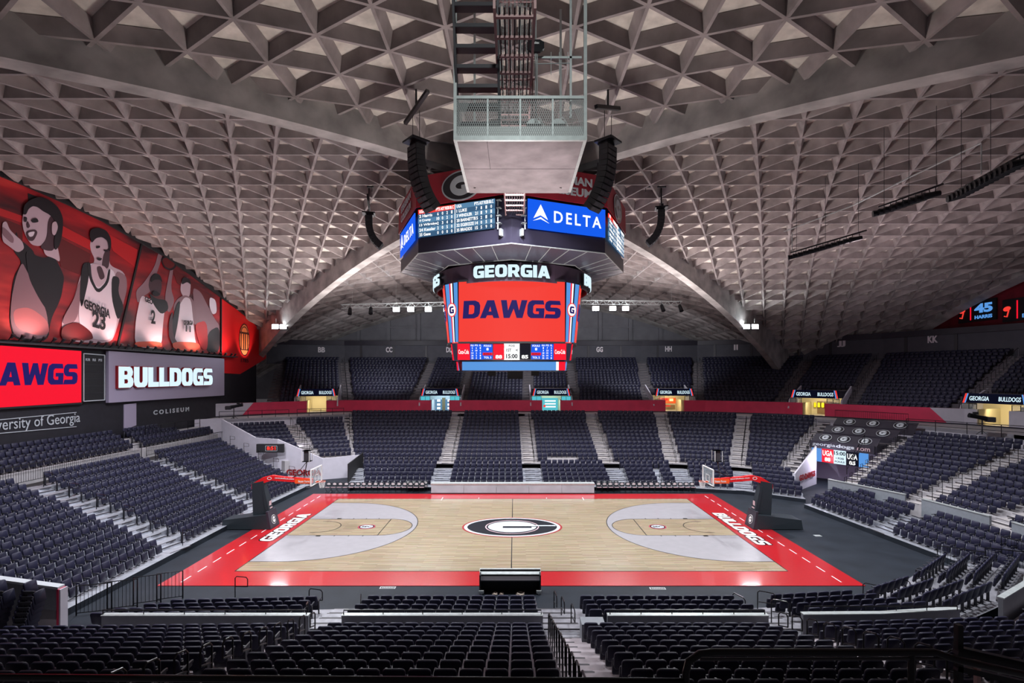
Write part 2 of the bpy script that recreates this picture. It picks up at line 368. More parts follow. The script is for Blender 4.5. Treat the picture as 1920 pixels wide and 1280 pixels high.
def rib(mb, V, a, b):
    (x0, u0), (x1, u1) = a, b
    P0 = Vector((*V(x0, u0), HV(u0))); P1 = Vector((*V(x1, u1), HV(u1)))
    d = P1-P0; d.z = 0
    if d.length < .05: return
    d.normalize(); s = Vector((-d.y, d.x, 0)); up = Vector((0, 0, RD))
    wb, wt = .065, .25
    r = lambda p: [p-s*wb, p+s*wb, p+s*wt+up, p-s*wt+up]
    mb.hexa(r(P0), r(P1))
for side, V in VAULT.items():
    mb = MB(); K = int(EXT/RS)+1
    for k in range(-K, K):
        u = UOFF[side]+RS*k
        if HV(u) < 3 or abs(u) > EXT: continue
        lo_x = -2; J = int(EXT/ES)+2
        for j in range(-1, J):
            off = ES/2*(k % 2); x = j*ES+off+XOFF[side]
            for bx, bu in ((x+ES, u), (x+ES/2, u+RS), (x-ES/2, u+RS)):
                if side == 'near' and min(x, bx) > 40: continue
                e = clip((x, u), (bx, bu), .25)
                if e: rib(mb, V, *e)
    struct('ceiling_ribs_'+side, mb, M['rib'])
    pb = MB(); n = 72
    for k in range(-n, n):
        u0, u1 = EXT*k/n, EXT*(k+1)/n
        if min(HV(u0), HV(u1)) < 3: continue
        a, b = (abs(u0), u0), (abs(u1), u1); c, d = (EXT, u1), (EXT, u0)
        q = [Vector((*V(x, uu), HV(uu)+RD)) for x, uu in (a, b, c, d)]
        if (q[2]-q[1]).length < .01 and (q[3]-q[0]).length < .01: continue
        pb.quad(*q); 
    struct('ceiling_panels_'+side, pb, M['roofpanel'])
# four heavy arch beams along the diagonals
def BB(d, far=False): return 22.5-(.0084 if far else .0067)*d*d
for nm, sx, sy in (('near_left', -1, -1), ('near_right', 1, -1), ('far_left', -1, 1), ('far_right', 1, 1)):
    mb = MB(); n = 30; D = 43; s = Vector((-sy, sx, 0)).normalized()*.42
    rings = []
    for k in range(n+1):
        d = 1.5+(D-1.5)*k/n; p = Vector((sx*d, CY+sy*d, 0)); zb = BB(d, sy > 0); zt = HV(d)+RD+.1
        rings.append([p-s+Vector((0, 0, zb)), p+s+Vector((0, 0, zb)), p+s+Vector((0, 0, zt)), p-s+Vector((0, 0, zt))])
    for a, b in zip(rings, rings[1:]): mb.hexa(a, b)
    struct('ceiling_beam_'+nm, mb, M['beam'])
mb = MB(); ring = lambda r, z: [(r*math.cos(PI/8+k*PI/4), CY+r*math.sin(PI/8+k*PI/4), z) for k in range(8)]
mb.hexa(ring(3.1, 21.75), ring(3.3, 24))
struct('ceiling_beam_crown', mb, M['beam'])
# edge arches of the vaults and the walls that close them
for nm, V in (('far', VAULT['far']), ('right', VAULT['right'])):
    mb = MB(); n = 40; U = 45
    for k in range(n):
        u0, u1 = -U+2*U*k/n, -U+2*U*(k+1)/n
        def rg(u): return [Vector((*V(x, u), z)) for x, z in ((EXT-.1, HV(u)-.1), (EXT+.9, HV(u)-.45), (EXT+.9, HV(u)+RD+.2), (EXT-.1, HV(u)+RD+.2))]
        mb.hexa(rg(u0), rg(u1))
    struct('ceiling_beam_edge_'+nm, mb, M['beam'])
mb = MB()
mb.bb(-52, 52, 89.2, 89.5, 6, 24.5)
struct('wall_far_windows', mb, M['farwall'])
mb = MB()
for i in range(-8, 9):
    x = 4.6+5.35*i
    mb.bb(x-.28, x+.28, 88.7, 89.2, 8, HV(x)-.3)
mb.bb(-50, 50, 88.9, 89.2, 18.6, 18.9)
struct('trim_window_mullions', mb, M['farwall'])
mb = MB(); mb.bb(55.6, 56, -12, 84, 8, 24.5)
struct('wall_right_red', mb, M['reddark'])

# ---------------------------------------------------------------- terraces and seats
class Terrace:
    def __init__(s, name, Fp, Bp, n, z0, z1, mat, base=0, sub=True, back=None):
        s.name = name; s.F = [Vector((*p, 0)) for p in Fp]; s.B = [Vector((*p, 0)) for p in Bp]; s.n = n; s.z0 = z0; s.z1 = z1; s.mat = mat; s.base = base
        s.rise = (z1-z0)/max(1, n-1); s.build()
    def pt(s, j, t): return s.F[j].lerp(s.B[j], t)
    def z(s, i): return s.z0+s.rise*i
    def build(s):
        mb = MB(); n = s.n; dark = s.mat.name.startswith('alu') or s.mat.name.startswith('worn_al')
        for i in range(n):
            t0, t1 = (i-.62)/(n-1), (i+.38)/(n-1)
            if i == n-1: t1 = (i+.55)/(n-1)
            z = s.z(i); zb = s.base if i == 0 else s.z(i-1)
            sub = 14 if s.name == 'upper' else 1
            for j, q in ((j, q) for j in range(len(s.F)-1) for q in range(sub)):
                g = lambda t, f: s.pt(j, t).lerp(s.pt(j+1, t), f)
                a, b, c, d = g(t0, q/sub), g(t0, (q+1)/sub), g(t1, (q+1)/sub), g(t1, q/sub)
                if sub > 1 and in_vom((a+b+c+d)/4, i, z): continue
                U = Vector((0, 0, z)); Z = Vector((0, 0, zb))
                mb.cur = 0; mb.quad(a+U, b+U, c+U, d+U); mb.cur = 1 if i == 0 and dark else 0; mb.quad(a+Z, b+Z, b+U, a+U); mb.cur = 0
        # ends
        for j in (0, len(s.F)-1):
            for i in range(n):
                a, d = s.pt(j, (i-.62)/(n-1)), s.pt(j, (i+.38)/(n-1)); z = s.z(i)
                mb.quad(a+Vector((0, 0, s.base)), d+Vector((0, 0, s.base)), d+Vector((0, 0, z)), a+Vector((0, 0, z)))
        struct('floor_terrace_'+s.name, mb, [s.mat, M['floorblk']])
    def stairs(s, j, w, m):
        mb = MB(); n = s.n
        d = (s.B[j]-s.F[j]).normalized(); side = Vector((-d.y, d.x, 0)); L = (s.B[j]-s.F[j]).length/(n-1)
        ang = math.atan2(d.y, d.x)
        for i in range(n-1):
            c = s.pt(j, (i+.26)/(n-1)); mb.box((c.x, c.y, s.z(i)+s.rise/4), (L*.36, w, s.rise/2), ang)
        for i in range(n):
            mb.cur = 1; c = s.pt(j, (i-.59)/(n-1)); mb.box((c.x, c.y, s.z(i)-.01), (.06, w, .05), ang); c = s.pt(j, (i+.08)/(n-1)); mb.box((c.x, c.y, s.z(i)+s.rise/2-.01), (.05, w, .05), ang); mb.cur = 0
            c = s.pt(j, (i-.15)/(n-1)); mb.box((c.x, c.y, s.z(i)+.006), (L*.9, w, .012), ang)
        return mb
SEATS = []      # x, y, z, rotation, block, row, number in the row
SP = .53
def fill(T, j, gapL, gapR, block, rows=None, sp=SP, skip=None, center=Vector((0, CY, 0)), shift=0):
    for i in range(T.n):
        if rows and not (rows[0] <= i < rows[1]): continue
        t = i/(T.n-1); a, b = T.pt(j, t), T.pt(j+1, t); L = (b-a).length; d = (b-a)/L
        nrm = Vector((-d.y, d.x, 0))
        toc = (T.pt(j, 0)-T.pt(j, 1))
        if nrm.dot(toc) < 0: nrm = -nrm
        rot = math.atan2(nrm.y, nrm.x)+PI/2
        W = L-gapL-gapR; k = int(W/sp+.15)
        if k < 1: continue
        s0 = gapL+(W-k*sp)/2+sp/2
        for q in range(k):
            p = a+d*(s0+q*sp)
            if skip and skip(p, i, T.z(i)): continue
            SEATS.append((p.x, p.y, T.z(i), rot, block, i, q))
def XY(*a): return list(a)
# vomitories through the upper tier: plan position and the way each faces
def facing(p, q):
    a = Vector((q[0]-p[0], q[1]-p[1])); return math.atan2(a.y, a.x)
VOMS = [(-25.4, 64.6, math.radians(14), .95), (-9.65, 66, 0, 1), (5.0, 66, 0, 1), (21.2, 66, math.radians(-1), 1), (35.4, 59.0, math.radians(-46), 1), (45.0, 46.9, math.radians(-70), 1)]
def in_vom(p, i, z):
    if z > 8.2: return False
    for vx, vy, r, s in VOMS:
        d = Vector((p.x-vx, p.y-vy, 0)); c, sn = math.cos(r), math.sin(r)
        lx = d.x*c+d.y*sn; ly = -d.x*sn+d.y*c
        if abs(lx) < 2.75*s and ly < 4.7: return True
    return False
T_far_ret = Terrace('far_front', [(-14.1,44.9),(-6.5,44.9),(1.85,44.9),(9.55,44.9),(15.3,44.7),(20,43.4),(23.6,40.6)], [(-15.2,48.4),(-6.6,48.4),(1.8,48.4),(9.55,48.4),(15.8,48.2),(21.3,46.8),(24.8,44.2)], 5, .3, 1.14, M['alu'])
T_far = Terrace('far_lower', [(-17,52.2),(-6.75,52),(1.7,52),(9.6,52),(16.4,51.8),(22.4,50),(26.1,47.3)], [(-20.6,63),(-7,63),(1.45,63),(9.7,62.8),(18.1,61.6),(27.2,59.2),(33.9,54.7)], 13, 1.2, 4.93, M['concrete'], base=1.1)
T_fl = Terrace('far_left_corner', [(-23,49.5),(-20.4,50.8),(-16.4,52.2)], [(-32.6,55.4),(-26.2,58.9),(-20.2,60.6)], 10, 1.8, 4.35, M['concrete'])
T_r = Terrace('right_lower', [(26.1,38.9),(27.9,33.9),(28.2,29),(27.6,22)], [(34.6,44.2),(38.6,36.9),(40.5,29.5),(40.5,20)], 13, 1.5, 4.5, M['concrete'])
T_rr = Terrace('right_front', [(22.9,38.6),(23.6,31.9),(24.4,24.3)], [(25.4,39.2),(26.1,32.1),(26.9,24.3)], 4, .3, .93, M['alu'])
T_l = Terrace('left_lower', [(-19.4,21.0),(-19.4,28.6),(-19.4,37.3),(-19.0,44.9)], [(-29.9,19.5),(-29.9,31.2),(-29.6,40.9),(-28.9,50.3)], 11, .3, 3.12, M['alu'])
T_lu = Terrace('left_upper', [(-31.9,20),(-31.9,42.4),(-31.9,53.4)], [(-33.3,20),(-33.3,42.4),(-33.3,53.4)], 3, 3.95, 4.75, M['concrete'], base=3.1)
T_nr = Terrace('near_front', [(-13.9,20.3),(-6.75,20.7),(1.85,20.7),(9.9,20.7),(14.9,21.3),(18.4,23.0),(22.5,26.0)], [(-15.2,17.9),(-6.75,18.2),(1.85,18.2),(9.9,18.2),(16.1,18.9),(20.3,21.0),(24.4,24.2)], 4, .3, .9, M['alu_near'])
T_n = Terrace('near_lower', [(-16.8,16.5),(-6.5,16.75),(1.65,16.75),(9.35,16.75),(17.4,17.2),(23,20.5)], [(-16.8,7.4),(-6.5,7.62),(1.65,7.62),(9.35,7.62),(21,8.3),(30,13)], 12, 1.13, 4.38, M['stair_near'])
UF = [(-31,64.2),(-22.2,67.2),(-13.2,67.5),(-7,67.5),(2,67.5),(8.1,67.5),(18.2,67.5),(24.6,66.9),(33.6,63),(38.6,57.6),(44.9,50.3),(48.6,40),(49.2,30)]
UB = [(-36,77.5),(-26.8,79.3),(-12.9,79.5),(-6.6,79.5),(2.2,79.5),(9,79.5),(20.3,79.5),(28.9,79),(42.5,72),(47.4,65),(53,52.5),(55,40),(55.3,28)]
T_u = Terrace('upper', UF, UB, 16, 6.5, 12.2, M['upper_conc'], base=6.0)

for j in range(6):
    gl, gr = (.75, .75)
    if j == 0: gl = 0.75
    if j in (3,): fill(T_far_ret, j, gl, gr, 'far front', skip=lambda p, i, z: 12.9 < p.x-.15*i < 13.5 and i < 4)
    elif j == 5: fill(T_far_ret, j, gl, .1, 'far front')
    else: fill(T_far_ret, j, gl, gr, 'far front', sp=.55)
for j in range(6):
    fill(T_far, j, .75 if j else .3, .7, 'far', sp=.525, skip=(lambda p, i, z: i == 0 and 3.5 < p.x < 6.6) if j == 2 else None)
fill(T_fl, 0, .2, .7, 'far left corner', sp=.52); fill(T_fl, 1, .7, .4, 'far left corner', sp=.52)
fill(T_r, 0, .7, .8, 'right'); fill(T_r, 1, .8, .7, 'right'); fill(T_r, 2, .7, .3, 'right')
fill(T_rr, 0, .2, .45, 'right front', skip=lambda p, i, z: i == 3 and (34.5 < p.y < 35.6)); fill(T_rr, 1, .8, .3, 'right front')
fill(T_l, 0, .1, .8, 'left'); fill(T_l, 1, .8, .7, 'left'); fill(T_l, 2, .7, .3, 'left')
fill(T_lu, 0, .1, .35, 'left upper'); fill(T_lu, 1, .6, .3, 'left upper', skip=lambda p, i, z: i > 0 and p.y > 47.5+(2-i)*1.2)
fill(T_nr, 0, .15, 1.05, 'front row block by the left barriers'); fill(T_nr, 1, .8, .75, 'front row block in the middle'); fill(T_nr, 2, .95, .7, 'front row block'); fill(T_nr, 3, .7, .5, 'front row corner block'); fill(T_nr, 4, .5, .6, 'front row corner block'); fill(T_nr, 5, .6, .6, 'front row corner block')
fill(T_n, 0, .3, .5, 'A'); fill(T_n, 1, .45, .55, 'B', sp=.508); fill(T_n, 2, .6, .55, 'C', sp=.515); fill(T_n, 3, .55, .4, 'D'); fill(T_n, 4, .6, .2, 'E')
for j in range(12): fill(T_u, j, .75, .75, 'upper', sp=.53, skip=in_vom)

# stairs in the aisles
def aisle(T, j, w, m, nm): struct('floor_stairs_'+nm, T.stairs(j, w, m), [m, M['steeldark']])
k = 0
for T, js, w, m in ((T_far_ret, (0, 1, 2, 3, 4, 5), 1.3, M['alu']), (T_far, (0, 1, 2, 3, 4, 5, 6), 1.2, M['stair']), (T_fl, (1,), 1.2, M['stair']), (T_r, (0, 1, 2), 1.2, M['stair']), (T_rr, (1,), 1.3, M['alu']),
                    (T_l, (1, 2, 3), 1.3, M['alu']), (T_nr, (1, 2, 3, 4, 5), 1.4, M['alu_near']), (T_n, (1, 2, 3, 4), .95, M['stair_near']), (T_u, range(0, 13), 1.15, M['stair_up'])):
    for j in js: aisle(T, j, w, m, T.mat.name.split('_')[0]+str(k)); k += 1

# ---- one seat of each part
Rx = lambda a: Matrix.Rotation(a, 4, 'X'); Tr = lambda *v: Matrix.Translation(v)
def seat_parts(detail):
    sg, bv = (4, .014) if detail else (2, .015)
    b = MB(); b.slab(.46 if not detail else .45, .44, .075, .085 if detail else .07, Tr(0, .16, .665) @ Rx(math.radians(-12)), bv, sg, curve=-.02 if detail else 0)
    p = MB(); p.slab(.42, .42, .08, .05, Tr(0, -.14, .36) @ Rx(math.radians(-10)), bv, sg)
    a = MB(); a.box((-.2545, -.02, .635), (.04, .36, .035)); 
    if detail: a.box((-.2545, -.21, .622), (.04, .05, .05))
    l = MB(); l.box((-.2545, .06, .31), (.03, .10, .62)); l.box((-.2545, .04, .02), (.045, .26, .03)); 
    if detail: l.box((-.2545, -.02, .58), (.03, .34, .08))
    return b, p, a, l
def project(p):
    return (965+(p[0]-CAMX)*F/p[1], 704+(CAMZ-p[2]-.6)*F/p[1])
cand = []
for s in SEATS:
    if s[1] < 1: continue
    px, py = project(s)
    if -12 < px < 1932 and py < 1290: cand.append((s[1]**2+(s[0]-CAMX)**2*.0, s))
cand.sort(key=lambda c: c[0])
near = [c[1] for c in cand[:300]]; nearset = set(id(s) for s in near)
ORD = ['', 'first', 'second', 'third', 'fourth', 'fifth', 'sixth', 'seventh', 'eighth', 'ninth', 'tenth', 'eleventh', 'twelfth', 'thirteenth', 'fourteenth', 'fifteenth', 'sixteenth', 'seventeenth', 'eighteenth', 'nineteenth', 'twentieth', 'twenty-first', 'twenty-second']
b, p, a, l = seat_parts(True)
proto = thing('arena_seat', 'x', 'seat')
b.build('backrest', M['seat'], proto, True); p.build('seat', M['seatpan'], proto, True); a.build('armrest', M['seatarm'], proto); l.build('leg', M['seatleg'], proto)
count = {}
for s in SEATS:
    if s[4] in 'ABCDE': count[(s[4], s[5])] = max(count.get((s[4], s[5]), 0), s[6]+1)
first = True
for s in near:
    x, y, z, rot, blk, i, q = s; row = ORD[i+1]; n = count.get((blk, i), 0)
    if blk == 'A': lab = f'black padded seat, {ORD[n-q]} leftward from the left aisle rails, {row} row behind grey parapet'
    elif blk == 'B': lab = f'black padded seat, {ORD[n-q]} leftward from the centre stair, {row} row behind grey parapet'
    elif blk == 'C': lab = f'black padded seat, {ORD[q+1]} rightward from the centre stair, {row} row behind grey parapet'
    elif blk == 'D': lab = f'black padded seat, {ORD[q+1]} rightward from the right aisle rails, {row} row behind grey parapet'
    else: lab = f'black padded seat in the near corner block, {ORD[q+1]} along, {row} row behind parapet'
    grp = 'black padded seats of the near stand'
    if first: o = proto; o.location = (x, y, z); o.rotation_euler = (0, 0, rot); o['label'] = lab; o['group'] = grp; first = False
    else: dup(proto, (x, y, z), rot, lab, grp)
# all further seats of the bowl: one mass
protos = []
b, p, a, l = seat_parts(False)
V = []; Fc = []; Mi = []
for mi, q in enumerate((b, p, a, l)):
    base = len(V); V += q.v; Fc += [tuple(base+i for i in f) for f in q.f]; Mi += [mi]*len(q.f)
V = np.array(V); loops = np.array([i for f in Fc for i in f]); tot = np.array([len(f) for f in Fc]); Mi = np.array(Mi)
rest = [s for s in SEATS if id(s) not in nearset and s[1] > 1 and abs(s[0]-CAMX)/s[1] < 1.12]
N = len(rest); nv = len(V); R = np.array([[s[0], s[1], s[2], s[3]] for s in rest]); c, sn = np.cos(R[:, 3]), np.sin(R[:, 3])
X = V[None, :, 0]*c[:, None]-V[None, :, 1]*sn[:, None]+R[:, 0:1]; Y = V[None, :, 0]*sn[:, None]+V[None, :, 1]*c[:, None]+R[:, 1:2]; Z = V[None, :, 2]+R[:, 2:3]
co = np.stack([X, Y, Z], 2).reshape(-1)
me = bpy.data.meshes.new('arena_seats'); me.vertices.add(N*nv); me.vertices.foreach_set('co', co)
LL = (loops[None, :]+(np.arange(N)*nv)[:, None]).reshape(-1); TT = np.tile(tot, N)
me.loops.add(len(LL)); me.loops.foreach_set('vertex_index', LL.astype(np.int32))
me.polygons.add(len(TT)); me.polygons.foreach_set('loop_start', np.concatenate([[0], np.cumsum(TT)[:-1]]).astype(np.int32))
me.polygons.foreach_set('loop_total', TT.astype(np.int32))
for m in ('seat', 'seatpan', 'seatarm', 'seatleg'): me.materials.append(M[m])
me.polygons.foreach_set('material_index', np.tile(Mi, N).astype(np.int32))
me.update(); me.validate()
o = bpy.data.objects.new('arena_seating', me); COL.objects.link(o)
tag(o, 'black padded seats filling the side, far and upper tiers of the arena bowl', 'seats', None, 'stuff')
print('SEATS', len(SEATS), 'near', len(near), 'rest', N, 'blocks', {k: sum(1 for s in near if s[4] == k) for k in set(s[4] for s in near)})
# ---------------------------------------------------------------- floor and court
mb = MB(); mb.bb(-34, 41, 14, 62, -.3, 0); struct('floor_black', mb, M['floorblk'])
Z0 = .03
mb = MB(); mb.bb(-17.1, 17.1, 24.2, 43.0, 0, Z0); struct('floor_court_apron', mb, M['red'])
mb = MB(); mb.bb(-14.33, 14.33, CY-7.62, CY+7.62, Z0, Z0+.004); struct('floor_court_boards', mb, M['wood'])
X_ = Vector((1, 0, 0)); Y_ = Vector((0, 1, 0)); Z_ = Vector((0, 0, 1))
def floor_shape(mb, splines, z, mirror=1, org=(0, CY)):
    shape(mb, [[(x*mirror, y) for x, y in sp] for sp in splines], (org[0], org[1], z), X_, Y_, .002)
for nm, sgn in (('left', -1), ('right', 1)):
    c = (14.33-1.6); arc = lambda r, a0, a1, n=48: [(c+r*math.cos(math.radians(a0+(a1-a0)*k/n)), r*math.sin(math.radians(a0+(a1-a0)*k/n))) for k in range(n+1)]
    ft = 14.33-5.79; kw = 1.83
    key = [(14.3, -kw), (14.3, kw), (ft, kw)]+[(ft+kw*math.cos(math.radians(90+180*k/24)), kw*math.sin(math.radians(90+180*k/24))) for k in range(1, 24)]+[(ft, -kw)]
    mb = MB(); floor_shape(mb, [[(14.3, -6.32)]+arc(6.32, 270, 90)+[(14.3, 6.32)]+key[1:]+[(14.3, -kw)]], Z0+.007, sgn)
    struct('floor_court_three_point_'+nm, mb, M['grey3'])
    mb = MB(); w = .05
    floor_shape(mb, [[(14.3, -6.32)]+arc(6.32, 270, 90)+[(14.3, 6.32), (14.3, 6.32-w)]+arc(6.32-w, 90, 270)+[(14.3, -6.32+w)]], Z0+.010, sgn)
    k2 = [(ft+(kw-w)*math.cos(math.radians(90+180*k/24)), (kw-w)*math.sin(math.radians(90+180*k/24))) for k in range(0, 25)]
    k1 = [(ft+kw*math.cos(math.radians(90+180*k/24)), kw*math.sin(math.radians(90+180*k/24))) for k in range(0, 25)]
    floor_shape(mb, [[(14.3, kw)]+k1+[(14.3, -kw), (14.3, -kw+w)]+k2[::-1]+[(14.3, kw-w)]], Z0+.010, sgn)
    floor_shape(mb, [[(ft-w/2, -kw), (ft+w/2, -kw), (ft+w/2, kw), (ft-w/2, kw)]], Z0+.0105, sgn)
    floor_shape(mb, [arc(1.22, 270, 90, 24)+arc(1.17, 90, 270, 24)], Z0+.0105, sgn)
    floor_shape(mb, [[(13.1, 1.17), (c, 1.17), (c, 1.22), (13.1, 1.22)]], Z0+.0105, sgn); floor_shape(mb, [[(13.1, -1.22), (c, -1.22), (c, -1.17), (13.1, -1.17)]], Z0+.0105, sgn)
    for s2 in (-1, 1):
        floor_shape(mb, [[(12.1, s2*kw), (12.4, s2*kw), (12.4, s2*(kw+.18)), (12.1, s2*(kw+.18))][::s2]], Z0+.0105, sgn)
        for q in (11.2, 10.3, 9.4): floor_shape(mb, [[(q, s2*kw), (q+.06, s2*kw), (q+.06, s2*(kw+.18)), (q, s2*(kw+.18))][::s2]], Z0+.0105, sgn)
    struct('floor_court_markings_'+nm, mb, M['black_line'])
    # conference badge in the key
    mb = MB(); o = (sgn*9.75, CY)
    mb.cur = 0; shape(mb, [ell(.58, .52)], (*o, Z0+.010), X_, Y_, .002)
    mb.cur = 1; shape(mb, [ell(.56, .50)], (*o, Z0+.012), X_, Y_, .002)
    mb.cur = 0; shape(mb, [ell(.52, .46)], (*o, Z0+.0128), X_, Y_, .002); mb.cur = 2; shape(mb, [ell(.42, .36)], (*o, Z0+.0145), X_, Y_, .002)
    mb.cur = 0; put_letters(mb, 'SEC', (*o, Z0+.0165), X_, Y_, .66, .34, 'sans', .002, .04)
    b = mb.build('conference_badge', [M['black_line'], M['redwall'], M['logowhite']])
    tag(b, 'round black and white badge lettered SEC painted in the '+nm+' lane of the court', 'court logo')
mb = MB(); w = .05
for a, b in (((-14.33, -7.62), (14.33, -7.62)), ((-14.33, 7.62), (14.33, 7.62))): mb.bb(a[0], b[0], CY+a[1]-w/2, CY+a[1]+w/2, Z0+.004, Z0+.009)
for x in (-14.33, 14.33): mb.bb(x-w/2, x+w/2, CY-7.62, CY+7.62, Z0+.004, Z0+.009)
mb.bb(-w/2, w/2, CY-7.62, CY+7.62, Z0+.004, Z0+.0085)
struct('floor_court_boundary_lines', mb, M['black_line'])
mb = MB()
for sgn in (-1, 1):
    y = 24.6
    while y < 42.6:
        mb.bb(sgn*16.2-.03, sgn*16.2+.03, y, y+.75, Z0, Z0+.004); y += 1.3
    mb.bb(sgn*5.8-.03, sgn*5.8+.03, CY+7.2, CY+8.1, Z0+.004, Z0+.014); mb.bb(sgn*2.8-.03, sgn*2.8+.03, CY+7.7, CY+8.0, Z0+.004, Z0+.014)
struct('floor_court_white_dashes', mb, M['white_line'])
def painted_word(text, x, y, right, up, w, h, label, shear):
    mb = MB()
    mb.cur = 1
    for dx, dy in ((-.07, 0), (.07, 0), (0, -.07), (0, .07), (.05, .05), (-.05, .05), (.05, -.05), (-.05, -.05)):
        put_letters(mb, text, (x+dx, y+dy, Z0+.003), right, up, w, h, 'block', .002, shear=shear)
    mb.cur = 0; put_letters(mb, text, (x, y, Z0+.007), right, up, w, h, 'block', .003, shear=shear)
    tag(mb.build('court_lettering', [M['white_line'], M['black_line']]), label, 'court lettering')
painted_word('GEORGIA', -15.15, 33.7, (0, 1, 0), (-1, 0, 0), 6.0, .86, 'white black-edged word GEORGIA painted along the red left end apron', .1)
painted_word('BULLDOGS', 15.15, 33.5, (0, -1, 0), (1, 0, 0), 7.0, .86, 'white black-edged word BULLDOGS painted along the red right end apron', .1)
# centre emblem
lg = thing('centre_court_emblem', 'large oval letter G emblem in black white and red at centre court', 'court logo', (0, CY, Z0))
mb = MB(); org = (0, 0, .010)
mb.cur = 3; shape(mb, [ell(3.35, 2.2, 64)], org, X_, Y_, .002)
mb.cur = 0; shape(mb, [ell(3.22, 2.08, 64)], org, X_, Y_, .002, .002)
mb.cur = 1; shape(mb, [ell(3.0, 1.88, 64)], org, X_, Y_, .002, .004)
mb.cur = 4; shape(mb, [ell(1.80, 1.50, 64), ell(1.72, 1.42, 64)], org, X_, Y_, .002, .006)
mb.build('emblem_oval', [M['logowhite'], M['logoblack'], M['logowhite'], M['darkred'], M['pink']], lg)
mb = MB()
o1 = [(1.62*math.cos(math.radians(t)), 1.22*math.sin(math.radians(t))) for t in np.linspace(16, 344, 44)]
i1 = [(.82*math.cos(math.radians(t)), .50*math.sin(math.radians(t))) for t in np.linspace(320, 25, 30)]
shape(mb, [ell(1.62, 1.22, 48)], org, X_, Y_, .002, .009)
shape(mb, [[(-.1, .10), (2.95, .10), (2.9, .32), (-.1, .32)]], org, X_, Y_, .002, .010)
mb.build('emblem_letter', M['logowhite'], lg)
mb = MB(); shape(mb, [[(-.62, -.30), (1.30, -.30), (1.30, -.02), (1.75, -.02), (1.70, .08), (-.62, .08)]], org, X_, Y_, .002, .0125)
mb.build('emblem_bar', M['logoblack'], lg)

